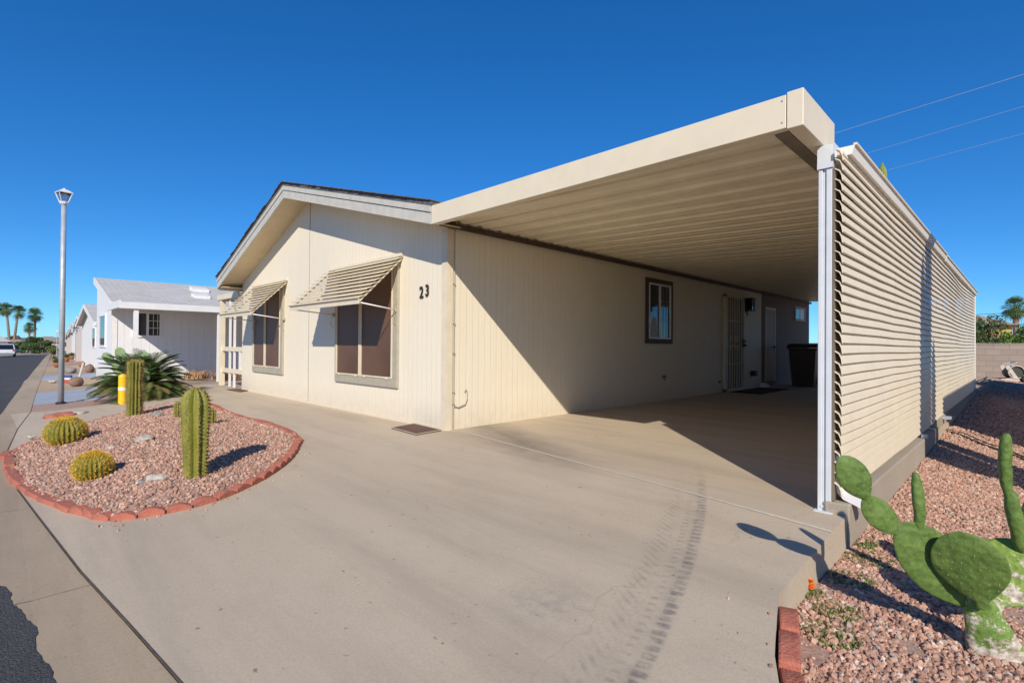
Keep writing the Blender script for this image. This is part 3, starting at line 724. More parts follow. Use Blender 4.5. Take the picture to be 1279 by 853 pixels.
p = bedat(70, 557); k = depth(p)/FPX; barrel(p+Vector((-.0, .08, 0)), 21.5*k, 36*k, 'larger golden barrel cactus at the far left of the gravel bed')
p = bedat(104, 598); k = depth(p)/FPX; barrel(p+Vector((-.0, .06, 0)), 20.5*k, 36*k, 'smaller golden barrel cactus nearer the street, brownish sides')

# prickly pear pads
def pad(root, a, b, w, th, m, nrm=None, parent_origin=(0, 0, 0), label=None, seed=0, egg=.8, name='pad', bumpy=.004):
    """a pad from its joint a to its tip b, w wide, th thick, its face towards nrm"""
    a = Vector(a); b = Vector(b); ax = (b-a); L = ax.length; ax.normalize()
    nrm = Vector(nrm or -_F0); nrm = (nrm-ax*nrm.dot(ax)).normalized(); sd = ax.cross(nrm)
    rings = []; n = 56; na = 48; off = Vector(parent_origin)
    if egg < .85: shp = lambda t: max(0, math.sin(math.pi*t**1.25))**(.5+.5*max(0, 1-t/.5))
    elif egg < .95: shp = lambda t: max(0, math.sin(math.pi*t))**.28
    else: shp = lambda t: (.75+.25*math.cos(t*3.1))*max(0, 1-max(0, (t-.75)/.25)**2)**.5
    for i in range(n+1):
        t = i/n; t2 = .5-.5*math.cos(math.pi*t)
        s = shp(t2)
        wv = max(w/2*s, w*.10 if t < .5 else .001); tv = max(th/2*(s**.8), th*.3 if t < .5 else .001)
        ring = []
        for k in range(na):
            an = 2*math.pi*k/na; ca, sa = math.cos(an), math.sin(an)
            co = abs(ca)**.9*(1 if ca > 0 else -1)
            p = a+ax*(L*t2)+sd*(wv*co)+nrm*(tv*sa)
            p += nrm*(bumpy*noise.noise(p*16+Vector((seed, 0, 0)))*1.2)+nrm*((1 if sa > 0 else -1)*.0009*abs(sa)**.5*math.cos(math.pi*(L*t2)/.024)*math.cos(math.pi*wv*co/.024))+nrm*(.10*L*math.sin(math.pi*t2)*((seed*37 % 10)/10-.5))
            ring.append(p-off)
        rings.append(ring)
    mb = MB(); mb.sweep(rings); nf0 = len(mb.f)
    # areoles with small tufts
    rs = random.Random(seed); sp = mb
    step = max(.022, L/11)
    nu = int(L/step)
    for i in range(1, nu):
        t2 = i/nu; s = shp(t2)
        nv = max(1, int(w*s/step))
        for j in range(nv):
            v = ((j+.5+(i % 2)*.3)/nv-.5)*2*.86
            if abs(v) > .93: continue
            for sgn in (1, -1):
                tv = th/2*(s**.8)*math.sqrt(max(0, 1-v*v))
                c = a+ax*(L*t2)+sd*(w/2*s*v)+nrm*(tv*sgn+.10*L*math.sin(math.pi*t2)*((seed*37 % 10)/10-.5))-off
                sp.blob(c, .0012, 1, 0)
                for q in range(5):
                    d = (nrm*sgn+Vector((rs.uniform(-.6, .6), rs.uniform(-.6, .6), rs.uniform(-.6, .6)))).normalized(); s3 = sd*.0004
                    sp.add([c-s3, c+s3, c+d*.010], [(0, 1, 2)])
    o = mb.build(name, m, root, smooth=True, origin=(0, 0, 0)); o.data.materials.append(M['spine_pale'])
    for p_ in o.data.polygons[nf0:]: p_.material_index = 1
    if label: o['label'] = label
    return o
M['spine_pale'] = mat('pale_areoles', (.34, .36, .18), .8)
M_ = None
hb = at(1240, 818, gzr); DH = depth(hb)
M['spine_pale'] = mat('pale_areoles', (.38, .40, .22), .8)
hero = empty('prickly_pear', hb, 'large green prickly pear with scarred base in the right gravel yard', 'cactus')
def H(px, py, off=0): return cpt(px, py, DH+off)
kk = DH/FPX
pad(hero, H(1250, 832), H(1216, 735), 60*kk, 26*kk, 'pad_scar', (.2, -1, .1), hb, 'corky brown and white scarred base pad', 1, name='pad', egg=1.0, bumpy=.008)
pad(hero, H(1222, 768, .01), H(1124, 654, .03), 66*kk, 9*kk, 'pad', (.3, -1, .25), hb, 'long diagonal pad with scratched spots', 2)
pad(hero, H(1131, 672, .03), H(1078, 622, .02), 34*kk, 7*kk, 'pad', (.5, -.8, .2), hb, None, 3)
pad(hero, H(1086, 628, .02), H(1050, 570, .0), 37*kk, 7*kk, 'pad', (.45, -.9, .1), hb, None, 4)
pad(hero, H(1229, 760, -.06), H(1197, 664, -.09), 72*kk, 9*kk, 'pad', (.0, -1, .1), hb, 'broad oval pad in front with brown scab', 5)
pad(hero, H(1240, 760, .03), H(1283, 678, .05), 84*kk, 11*kk, 'pad_backlit', (-.1, -1, .1), hb, 'broad pad at right, backlight painted in as yellowish green', 6)
pad(hero, H(1146, 668, .03), H(1143, 590, .02), 15*kk, 12*kk, 'pad', (1, -.3, 0), hb, 'slender finger like young pad', 7, egg=.9, name='pad')
pad(hero, H(1276, 690, .05), H(1260, 612, .03), 20*kk, 16*kk, 'pad', (1, -.3, 0), hb, None, 8, egg=.9)
pad(hero, H(1260, 624, .03), H(1256, 541, .01), 17*kk, 13*kk, 'pad', (1, -.3, 0), hb, 'upper slender young pad, tallest of the plant', 9, egg=.9)
pad(hero, H(1290, 700, .08), H(1330, 600, .1), 60*kk, 18*kk, 'pad', (-.3, -1, .1), hb, None, 10)
# a second plant out at the right, whose shadow falls on the gravel
q0 = Vector((5.62, -.75, gzr(5.6, -.75)))
pp2 = empty('prickly_pear', q0, 'second prickly pear farther right of the large one', 'cactus')
for i, (a_, b_, w_) in enumerate((((0, 0, 0), (-.05, 0, .3), .24), ((-.05, 0, .26), (-.25, .05, .56), .22), ((-.05, 0, .27), (.15, -.03, .58), .24), ((-.24, .05, .52), (-.32, .1, .86), .2), ((.14, 0, .55), (.08, 0, .95), .2), ((-.3, .1, .8), (-.34, .1, 1.12), .15))):
    pad(pp2, q0+Vector(a_), q0+Vector(b_), w_, .05, 'pad', (.7, -.7, 0), q0, None, 20+i)
# tall saguaro off to the right, its shadow stripes the louvers
def saguaro(loc, h, r, arms, label, ribs=14, body='cactus_rib'):
    root = empty('saguaro', loc, label, 'cactus'); 
    def limb(pts, rr, nm):
        mb = MB(); rings = []; na = ribs*6; pts = [Vector(p) for p in pts]; N = 24; path = []
        for i in range(N+1):
            t = i/N*(len(pts)-1); j = min(int(t), len(pts)-2); path.append((pts[j].lerp(pts[j+1], t-j)))
        for it in range(2): path = [path[0]]+[(path[i-1]+path[i]*2+path[i+1])/4 for i in range(1, N)]+[path[-1]]
        for i, p in enumerate(path):
            d = (path[min(i+1, N)]-path[max(i-1, 0)]).normalized(); u = d.cross(Vector((.1, 1, .05))).normalized(); w = u.cross(d)
            t = i/N; q = rr*(math.sqrt(max(.0, 1-((t-.88)/.12)**2)) if t > .88 else 1); q = max(q, .004)
            rings.append([p+(u*math.cos(2*math.pi*k/na)+w*math.sin(2*math.pi*k/na))*q*(.82+.18*abs(math.cos(math.pi*k/na*ribs))) for k in range(na)])
        mb.sweep(rings); mb.build(nm, body, root, smooth=True, origin=(0, 0, 0))
    limb([(0, 0, -.05), (0, 0, h*.5), (0, 0, h)], r, 'stem')
    for (z, a, L, up) in arms:
        c, s = math.cos(a), math.sin(a)
        limb([(0, 0, z), (c*L*.7, s*L*.7, z+.05), (c*L, s*L, z+.3), (c*L, s*L, z+up)], r*.7, 'arm')
    return root
saguaro((6.0, 1.70, gzr(6, 1.6)-.02), 4.6, .19, [(1.0, R(45), .34, 2.4), (1.3, R(225), .30, 2.6)], 'tall saguaro with two raised arms in the side yard')
sg = cpt(1102, 207, 21); saguaro((sg.x, sg.y, 0), sg.z+.15, .19, [], 'lone saguaro whose tip peeks over the carport wall', body='cactus')

# ------------------------------------------------------------------ the house
HX0, HY1 = -7.15, 14.2
WALLH = 2.50
PKX = -3.81
house = empty('manufactured_home', (-3.6, 7, 0), 'cream manufactured home numbered 23 with brown screened windows', 'house')
HP = Vector(house.location)
def hb_(mb, name, m, par=None, **k): return mb.build(name, m, par or house, origin=HP, **k)
# gable facade, prism 10 cm thick
rz = lambda x: 2.31+.268*(.24-x) if x > -3.87 else 3.41-.347*(-3.87-x)   # underside of the rake at x
mb = MB(); mb.prism([Vector((HX0, 0, -.1)), Vector((0, 0, -.1)), Vector((0, 0, rz(0)+.03)), Vector((-3.87, 0, 3.46)), Vector((HX0, 0, rz(HX0)+.03))], (0, .0, 0), (0, .12, 0))
hb_(mb, 'wall', 'siding')['label'] = 'sunlit gable wall with vertical grooves'
mb = MB(); mb.box(-.12, .12, -.1, 0, 10.15, WALLH); mb.box(HX0, .12, -.1, HX0+.12, HY1, 2.3); mb.box(HX0+.12, HY1-.12, -.1, -.12, HY1, WALLH)
hb_(mb, 'wall', 'siding')['label'] = 'long side wall under the carport'
mb = MB(); mb.box(-.12, 10.15, -.1, .012, HY1, WALLH); hb_(mb, 'wall', 'siding_dark')['label'] = 'darker glossy boarded storage wall at the rear'
# trims: corner boards, wall top board, seam
mb = MB(); mb.box(-.085, -.018, 0, .0, -.001, 2.37); hb_(mb, 'corner_board', 'trimcream'); mb = MB(); mb.box(.001, -.018, 0, .019, .07, 2.37); hb_(mb, 'corner_board', 'trimcream')
mb = MB(); mb.box(-3.79, -.008, .0, -3.775, .0, 3.4); hb_(mb, 'seam_batten', 'taupe')
mb = MB(); mb.box(-3.83, -.012, 0, -3.70, -.001, .03); mb.box(HX0, -.01, -.01, -.085, -.001, .028); hb_(mb, 'bottom_trim', 'trimcream')
# roof
mb = MB()
zt = lambda x: rz(x)+.20
th = .05
for xa, xb in ((HX0-.32, -3.87), (-3.87, .24)):
    za, zb = zt(xa), zt(xb)
    mb.prism([Vector((xa, 0, za)), Vector((xb, 0, zb)), Vector((xb, 0, zb+th)), Vector((xa, 0, za+th))], (0, -.43, 0), (0, HY1+.2, 0))
rf = hb_(mb, 'roof', 'shingle')
mb = MB(); 
for k_ in range(42):   # ragged shingle ends on the rake
    pass
# ridge cap shingles
for i in range(44):
    y = -.45+i*.33
    mb.add([(-4.03, y, zt(-4.03)+th+.012), (-3.87, y, zt(-3.87)+th+.03), (-3.70, y, zt(-3.70)+th+.012), (-4.03, y+.36, zt(-4.03)+th+.004), (-3.87, y+.36, zt(-3.87)+th+.018), (-3.70, y+.36, zt(-3.70)+th+.004),
            (-4.03, y, zt(-4.03)+th), (-3.87, y, zt(-3.87)+th+.015), (-3.70, y, zt(-3.70)+th)], [(0, 1, 4, 3), (1, 2, 5, 4), (0, 6, 7, 1), (1, 7, 8, 2)])
mb.build('ridge_cap', 'shingle', rf, origin=HP, fix=False)
mb = MB()
for xa, xb in ((HX0-.32, -3.87), (-3.87, .24)):
    n_ = int(abs(xb-xa)/.14)
    for i in range(n_):
        x0_, x1_ = xa+(xb-xa)*i/n_, xa+(xb-xa)*(i+1)/n_
        if xa < -3.9: x0_, x1_ = x0_, x1_
        e = rnd.uniform(-.012, .012)
        zl, zh = zt(x0_)+th, zt(x1_)+th
        if zl > zh: mb.prism([Vector((x0_, 0, zl+.002)), Vector((x1_+.01, 0, zh+.004)), Vector((x1_+.01, 0, zh+.016)), Vector((x0_, 0, zl+.006))], (0, -.455+e, 0), (0, HY1+.2, 0))
        else: mb.prism([Vector((x0_-.01, 0, zl+.004)), Vector((x1_, 0, zh+.002)), Vector((x1_, 0, zh+.006)), Vector((x0_-.01, 0, zl+.016))], (0, -.455+e, 0), (0, HY1+.2, 0))
mb.build('shingle_course', 'shingle', rf, origin=HP)
# rake boards: lower board with an upper drip strip
mb = MB(); mb2 = MB(); mb3 = MB()
for xa, xb in ((HX0-.32, -3.87), (-3.87, .235)):
    for (lo, hi, y0, y1, B) in ((0, .125, -.415, -.38, mb), (.13, .20, -.428, -.38, mb2)):
        B.prism([Vector((xa, 0, rz(xa)+lo)), Vector((xb, 0, rz(xb)+lo)), Vector((xb, 0, rz(xb)+hi)), Vector((xa, 0, rz(xa)+hi))], (0, y0, 0), (0, y1, 0))
    mb3.prism([Vector((xa, 0, rz(xa)+.02)), Vector((xb, 0, rz(xb)+.02)), Vector((xb, 0, rz(xb)+.035)), Vector((xa, 0, rz(xa)+.035))], (0, -.379, 0), (0, -.001, 0))
hb_(mb, 'rake_board', 'fascia'); hb_(mb2, 'rake_trim', 'fascia'); hb_(mb3, 'soffit', 'soffit')
mb = MB(); mb.box(HX0-.33, -.38, rz(HX0)-.13, HX0-.30, HY1, rz(HX0)+.10); hb_(mb, 'eave_board', 'fascia')
mb = MB(); mb.box(HX0-.30, -.38, rz(HX0)-.09, HX0-.001, HY1, rz(HX0)-.075); hb_(mb, 'eave_soffit', 'soffit')
mb = MB(); mb.box(HX0+.001, -.012, rz(HX0)-.10, HX0+.02, 0, rz(HX0)); hb_(mb, 'gable_trim', 'soffit')

# big screened windows with awnings
def big_window(x0, x1, z0, z1, ax0, ax1, label, alabel):
    fw = .115
    f = MB()
    f.box(x0, -.035, z0, x1, -.001, z0+fw); f.box(x0, -.035, z1-fw, x1, -.001, z1)
    f.box(x0, -.035, z0+fw, x0+.05, -.001, z1-fw); f.box(x1-fw, -.035, z0+fw, x1, -.001, z1-fw)
    w = hb_(f, 'window', 'taupe', bevel=.004); w['label'] = label
    ix0, ix1, iz0, iz1 = x0+.052, x1-fw-.002, z0+fw+.002, z1-fw-.002; xm = (ix0+ix1)/2-.06
    for a_, b_ in ((ix0, xm-.012), (xm+.012, ix1)):
        s_ = MB(); s_.box(a_+.02, -.026, iz0+.02, b_-.02, -.006, iz1-.02); s_.build('solar_screen', 'screen', w, origin=HP)
        fr = MB(); t_ = .02
        fr.box(a_, -.045, iz0, b_, -.005, iz0+t_); fr.box(a_, -.045, iz1-t_, b_, -.005, iz1); fr.box(a_, -.045, iz0+t_, a_+t_, -.005, iz1-t_); fr.box(b_-t_, -.045, iz0+t_, b_, -.005, iz1-t_)
        fr.build('screen_frame', 'trimcream', w, origin=HP)
        cl = MB()
        for fx in (.15, .85): cl.box(a_+(b_-a_)*fx-.02, -.05, iz0-.012, a_+(b_-a_)*fx+.02, -.036, iz0+.015)
        cl.box(b_-.012, -.052, (iz0+iz1)/2-.015, b_+.004, -.046, (iz0+iz1)/2+.015)
        cl.build('clip', 'trimcream', w, origin=HP)
    # awning
    zt_, zf, D = 2.165, 1.57, .60; ns = 10
    aw = empty('awning', HP, None, None); aw.parent = house; aw.location = (0, 0, 0)
    aw['label'] = alabel
    def A(m_, nm, mm, **k_):
        o = m_.build(nm, mm, None, origin=HP, **k_); o.location = (0, 0, 0); o.parent = aw; return o
    for i in range(ns):
        t0, t1 = i/ns, (i+1)/ns
        y0, z0_ = -.02-D*t0, zt_+(zf-zt_)*t0; y1, z1_ = -.02-D*t1, zt_+(zf-zt_)*t1
        # each slat starts under the one above and pokes out past it
        s_ = MB(); th_ = .006
        a = Vector((0, y0+.016, z0_-.018)); b = Vector((0, y1-.034, z1_+.000)); c = b+Vector((0, .006, -.012))
        s_.prism([a, b, c, c+Vector((0, .004, 0)), b+Vector((0, .006, -th_)), a-Vector((0, 0, th_))], (ax0-.012, 0, 0), (ax1+.012, 0, 0))
        A(s_, 'slat', 'cpcream')
    v = MB(); v.prism([Vector((0, -.615, 1.585)), Vector((0, -.63, 1.58)), Vector((0, -.625, 1.495)), Vector((0, -.615, 1.495))], (ax0, 0, 0), (ax1, 0, 0)); A(v, 'valance', 'cpcream')
    for xx in (ax0+.01, ax1-.03, ax0+(ax1-ax0)*.34):
        v = MB(); v.prism([Vector((0, -.012, zt_-.03)), Vector((0, -.61, zf-.03)), Vector((0, -.61, zf-.055)), Vector((0, -.012, zt_-.055))], (xx, 0, 0), (xx+.02, 0, 0)); A(v, 'rafter', 'cpcream')
    v = MB(); v.box(ax0-.01, -.03, zt_-.01, ax1+.01, -.001, zt_+.03); A(v, 'head_rail', 'cpcream')
    # side arms: back to the wall at z 1.46
    for xx, xw in ((ax1-.03, ax1-.10), (ax0+.03, ax0+.22)):
        v = MB(); v.tube([(xx, -.60, 1.515), (xw, -.035, 1.455)], .009, 8); A(v, 'arm', 'whitemetal', smooth=True)
        v = MB(); v.box(xw-.02, -.055, 1.43, xw+.02, -.036 if xw > x0 and xw < x1 else -.001, 1.48); v.tube([(xw+.0, -.04, 1.44), (xw-.0, -.09, 1.33), (xw-.0, -.04, 1.25)], .006, 6); A(v, 'bracket', 'taupe')
    v = MB(); v.tube([(ax0+.45, -.34, 1.80), (ax0+.43, -.37, 1.88)], .008, 6); A(v, 'wing_bolt', 'galv')
big_window(-2.77, -1.01, .43, 2.15, -3.03, -.94, 'right hand window of the gable wall, wider one nearest the corner', 'metal slat awning over the right hand window')
big_window(-6.42, -4.85, .43, 2.12, -6.50, -4.72, 'left hand window of the gable wall', 'metal slat awning over the left hand window')

# house number: the digits 2 and 3
def digits(txt, x, z, size, y):
    cu = bpy.data.curves.new('number_text', 'FONT'); cu.body = txt; cu.size = size; cu.extrude = .006; cu.offset = .0035; cu.resolution_u = 4
    o = bpy.data.objects.new('number_text', cu); C.objects.link(o); bpy.context.view_layer.update()
    dg = bpy.context.evaluated_depsgraph_get(); me = bpy.data.meshes.new_from_object(o.evaluated_get(dg)); bpy.data.objects.remove(o)
    me.materials.clear(); me.materials.append(M['black']); ob = bpy.data.objects.new('house_number', me); C.objects.link(ob)
    ob.parent = house; me.transform(Matrix.Translation(Vector((x, y, z))-HP) @ Matrix.Rotation(R(90), 4, 'X') @ Matrix.Shear('XZ', 4, (0, 0)) @ Matrix.Scale(.78, 4, (1, 0, 0)))
    ob['label'] = 'black house number digit '+txt
digits('2', -.545, 1.585, .20, -.012); digits('3', -.425, 1.60, .20, -.012)

# cable conduit down the corner with a hook at the foot
mb = MB(); mb.tube([(.022, .09, 2.37), (.022, .09, .30), (.022, .09, .0)], .005, 6); mb.tube([(.02, .09, .28), (.02, .17, .26), (.02, .27, .29), (.02, .30, .35), (.02, .30, .44), (.02, .28, .47), (.02, .26, .44)], .006, 6)
for z_ in (.3, .44, 1.25, 1.72, .9): mb.box(.001, .078, z_, .03, .102, z_+.014)
hb_(mb, 'cable', 'taupe')
# carport side window
f = MB(); wy0, wy1, wz0, wz1 = 4.43, 5.40, 1.06, 2.24; t_ = .085
f.box(.001, wy0, wz0, .03, wy1, wz0+t_); f.box(.001, wy0, wz1-t_, .03, wy1, wz1); f.box(.001, wy0, wz0+t_, .03, wy0+t_, wz1-t_); f.box(.001, wy1-t_, wz0+t_, .03, wy1, wz1-t_)
w = hb_(f, 'window', 'dbrown'); w['label'] = 'dark framed sliding window under the carport'
g_ = MB(); g_.box(.001, wy0+t_, wz0+t_, .010, wy1-t_, wz1-t_); g_.build('pane', 'glass', w, origin=HP)
f = MB(); a0, a1, b0, b1 = wy0+t_, wy1-t_, wz0+t_, wz1-t_; s_ = .028
f.box(.012, a0, b0, .038, a1, b0+s_); f.box(.012, a0, b1-s_, .038, a1, b1); f.box(.012, a0, b0+s_, .038, a0+s_, b1-s_); f.box(.012, a1-s_, b0+s_, .038, a1, b1-s_); ym = (a0+a1)/2-.02; f.box(.012, ym, b0+s_, .036, ym+.045, b1-s_)
f.build('sash', 'whitemetal', w, origin=HP)
f = MB(); 
for yy in (ym+.16, ym+.27): f.box(.0105, yy, b0+s_, .014, yy+.008, b1-s_)
for zz in (b0+.35, b0+.7): f.box(.0105, ym+.045, zz, .014, a1-s_, zz+.008)
f.build('muntin', 'taupe', w, origin=HP)
M['curtain'] = mat('lace_curtain', (.5, .52, .55), .9, var=.3, vscale=30)
f = MB(); f.prism([Vector((.0102, a0+.05, b0+s_)), Vector((.0102, a0+.33, b0+s_)), Vector((.0102, a0+.30, b0+.35)), Vector((.0102, a0+.2, b0+.42)), Vector((.0102, a0+.12, b0+.30))], (0, 0, 0), (.0015, 0, 0)); f.build('curtain', 'curtain', w, origin=HP)
# small high window at the rear
f = MB(); f.box(.013, 12.75, 1.80, .04, 13.75, 1.86); f.box(.013, 12.75, 2.16, .04, 13.75, 2.22); f.box(.013, 12.75, 1.86, .04, 12.81, 2.16); f.box(.013, 13.69, 1.86, .04, 13.75, 2.16)
w2 = hb_(f, 'window', 'soffit'); w2['label'] = 'small high window near the rear corner'
g_ = MB(); g_.box(.013, 12.81, 1.86, .018, 13.25, 2.16); g_.build('pane', 'glass', w2, origin=HP)
g_ = MB(); g_.box(.013, 13.25, 1.86, .024, 13.69, 2.16); g_.build('blind', 'whitemetal', w2, origin=HP)
# security door
f = MB(); dy0, dy1, dz1 = 7.76, 8.88, 2.19; t_ = .075
f.box(.001, dy0, 0, .06, dy0+t_+.03, dz1); f.box(.001, dy1-t_+.02, 0, .06, dy1, dz1); f.box(.001, dy0, dz1-.05, .06, dy1, dz1); f.box(.001, dy0, 0, .06, dy1, .06)
d = hb_(f, 'security_door', 'trimcream'); d['label'] = 'cream barred security door'
for i in range(7):
    b_ = MB(); yy = dy0+.17+i*(dy1-dy0-.32)/6; b_.box(.03, yy-.011, .06, .052, yy+.011, dz1-.05); b_.build('bar', 'trimcream', d, origin=HP)
b_ = MB()
for zz in (.62, 1.02, 1.60): b_.box(.034, dy0+.10, zz, .048, dy1-.06, zz+.018)
for cy_, cz_ in ((8.12, 1.1), (8.32, 1.1), (8.52, 1.1)):
    for dz_ in (-.10, .10): b_.tube([(.055, cy_+.045*math.cos(q), cz_+dz_+.06*math.sin(q)) for q in [i*math.pi/6 for i in range(13)]], .007, 5)
b_.build('scrollwork', 'trimcream', d, origin=HP)
b_ = MB(); b_.box(.005, dy0+.10, .06, .02, dy1-.05, dz1-.05); b_.build('inner_door', M.setdefault('innerdoor', mat('inner_door_paint', (.17, .135, .095), .6)), d, origin=HP)
b_ = MB(); b_.box(.06, 8.76, 1.0, .075, 8.84, 1.20); b_.tube([(.07, 8.8, 1.15), (.13, 8.8, 1.14), (.13, 8.72, 1.14)], .012, 8); b_.lathe([(.0, 1.03), (.03, 1.03), (.035, 1.06), (.0, 1.08)], 10, (.10, 8.8, 0)); b_.build('door_handle', 'dbrown', d, origin=HP)
# rear utility door
f = MB(); f.box(.013, 10.35, .12, .03, 10.41, 2.06); f.box(.013, 11.06, .12, .03, 11.12, 2.06); f.box(.013, 10.41, 2.0, .03, 11.06, 2.06)
d2 = hb_(f, 'utility_door', 'trimcream'); d2['label'] = 'plain narrow door to the rear storage room'
b_ = MB(); b_.box(.013, 10.41, .12, .022, 11.06, 2.0); b_.build('door_leaf', M.setdefault('utildoor', mat('utility_door_paint', (.38, .27, .17), .6, var=.1)), d2, origin=HP)
b_ = MB(); b_.lathe([(.0, 0), (.03, .0), (.03, .03), (.0, .04)], 10, (.05, 10.98, 1.0)); b_.build('door_knob', 'dbrown', d2, origin=HP)
# lantern beside the door, outlets, tap
b_ = MB(); b_.box(.001, 8.98, 1.86, .03, 9.16, 2.18); b_.box(.03, 8.97, 2.15, .2, 9.18, 2.19); b_.box(.04, 8.99, 1.90, .055, 9.0, 2.15)
for yy, xx in ((8.99, .18), (9.15, .18), (8.99, .045), (9.15, .045)): b_.box(xx-.008, yy-.008, 1.90, xx+.008, yy+.008, 2.15)
b_.box(.035, 8.98, 1.88, .19, 9.17, 1.90); b_.tube([(.02, 9.07, 1.86), (.06, 9.07, 1.80), (.03, 9.07, 1.76)], .014, 6)
ln = hb_(b_, 'wall_lantern', 'black'); b_ = MB(); b_.box(.055, 9.0, 1.91, .17, 9.14, 2.14); b_.build('lantern_glass', 'glass', ln, origin=HP)
b_ = MB(); b_.box(.001, 5.0, .40, .02, 5.16, .49); o = hb_(b_, 'outlet_plate', 'trimcream')
b_ = MB(); b_.box(.02, 5.02, .42, .028, 5.065, .47); b_.box(.02, 5.10, .42, .028, 5.145, .47); b_.tube([(.03, 5.07, .41), (.04, 5.08, .38), (.03, 5.10, .40)], .008, 5); b_.build('socket', 'black', o, origin=HP)
b_ = MB(); b_.box(.001, 9.42, .30, .10, 9.60, .43); hb_(b_, 'vent_hood', 'black')
b_ = MB(); b_.box(.001, 7.55, .22, .03, 7.6, .26); hb_(b_, 'hose_bib', 'black')
b_ = MB(); b_.box(.001, 6.7, 1.05, .008, 6.83, 1.13); hb_(b_, 'wall_plate', 'trimcream')

# ------------------------------------------------------------------ carport
cp = empty('carport', (2, 5, 0), 'cream metal carport with ribbed roof and louvered side wall', 'carport'); CP = Vector(cp.location)
def cb_(mb, name, m, par=None, **k): return mb.build(name, m, par or cp, origin=CP, **k)
CY1 = 11.4; CYR = 14.3
# ribbed roof pans: profile along y, ribs run along x
prof = []; y = -.37; ZC = 2.45
while y < CYR-.3:
    for dy, z in ((0, 0), (.085, 0), (.105, .024), (.17, .024), (.19, 0), (.265, 0), (.275, .055), (.315, .055), (.325, 0)):
        prof.append((y+dy, ZC+z))
    y += .34
mb = MB(); xa, xb = .03, 3.80
mb.add([Vector((x, yy, zz-.115*(x-xa)/(xb-xa))) for x in (xa, xb) for yy, zz in prof], [(i, i+1, i+1+len(prof), i+len(prof)) for i in range(len(prof)-1)])
n_ = len(prof); mb.add([Vector((x, yy, zz-.115*(x-xa)/(xb-xa)+.004)) for x in (xa, xb) for yy, zz in prof], [(i, i+1, i+1+n_, i+n_) for i in range(n_-1)])
mb.box(xa, -.37, 2.507, xb, CYR, 2.513)
cb_(mb, 'roof_pan', 'pan', fix=False)
# front fascia + corner cap + returns
mb = MB(); mb.box(.245, -.415, 2.31, 3.79, -.37, 2.51); mb.box(.245, -.37, 2.31, 3.79, -.33, 2.318); cb_(mb, 'front_fascia', 'cpcream', bevel=.004)
mb = MB(); mb.box(3.795, -.42, 2.30, 3.885, .27, 2.52); cb_(mb, 'corner_cap', 'cpcream', bevel=.004)
mb = MB()
for z_ in (2.345, 2.475): mb.box(3.765, -.419, z_, 3.773, -.414, z_+.008)
cb_(mb, 'screw', 'galv')
mb = MB(); mb.box(3.71, -.36, 2.30, 3.79, CY1, 2.37); cb_(mb, 'return_beam', 'beam')
mb = MB(); mb.box(3.85, .0, 2.142, 3.94, CY1, 2.295); mb.box(3.792, .275, 2.297, 3.88, CY1, 2.40); cb_(mb, 'side_beam', 'postw')
mb = MB(); mb.box(3.885, -.14, 2.105, 3.97, -.03, 2.14); cb_(mb, 'bracket', 'postw')
# ledger along the house
mb = MB(); mb.box(.014, -.33, 2.375, .055, CYR, 2.432); cb_(mb, 'ledger', 'dbrown')
# front post: channel section
def post(x, y, z0, z1, m='postw'):
    b = MB(); b.box(x-.035, y-.03, z0, x-.012, y+.03, z1); b.box(x+.008, y-.03, z0, x+.04, y+.03, z1); b.box(x-.012, y-.018, z0, x+.008, y+.03, z1)
    return b
o = cb_(post(3.925, -.10, 0, 2.104), 'post', 'postw', bevel=.003)
b = MB(); b.tube([(3.915, -.135, .03), (3.915, -.125, .03)], .009, 8); b.box(3.875, -.16, 0, 3.975, -.05, .006); b.build('foot_plate', 'postw', o, origin=CP)
for yy in (3.8, 7.6, 11.36): 
    o = cb_(post(3.925 if yy < 11 else 3.97, yy, .05, 2.2), 'post', 'whitemetal' if yy > 11 else 'postw', bevel=.003)
# louvered side wall: every slat a part
NL = 34; pitch = .0612; z0_ = .115
rs = random.Random(11)
def wav(y, z, k):
    g_ = -.055*max(0, (z-.9)/1.3)*math.exp(-((y-8.3)/1.9)**2)
    return g_+.003*math.sin(y*1.9+k*.45)+.0018*math.sin(y*5.3+k*.5)
for k in range(NL):
    zb = z0_+k*pitch; secs = []
    ys = [-.135, .4]+[.4+.6*i for i in range(1, 18)]+[11.28]
    sec = 2 if k > 6 else 1
    for y in ys:
        dz = wav(y, zb, k); jx = .001*math.sin(y*3+k)
        secs.append([Vector((xx_+jx, y, zb+zz_+dz)) for xx_, zz_ in ((3.982, pitch+.016), (4.006, pitch+.001), (4.0175, pitch*.5), (4.0265, 0), (4.0200, -.007), (4.0185, -.002), (4.0135, pitch*.5), (4.003, pitch-.004), (3.979, pitch+.011))])
    m_ = MB(); m_.sweep(secs); cb_(m_, 'louver_slat', 'cpcream')
mb = MB()
for yy in (1.9, 3.8, 5.7, 7.6, 9.5): mb.box(3.955, yy, .07, 3.978, yy+.05, 2.2)
cb_(mb, 'louver_stringer', 'pan')
mb = MB(); mb.box(3.966, -.13, .075, 3.981, .35, 2.10); cb_(mb, 'louver_end_strip', 'beam')
mb = MB()
for yy in (1.95, 5.75): 
    for k in range(3, NL-2, 2): mb.box(4.02, yy-.01, z0_+k*pitch-.001, 4.05, yy+.01, z0_+k*pitch+.006)
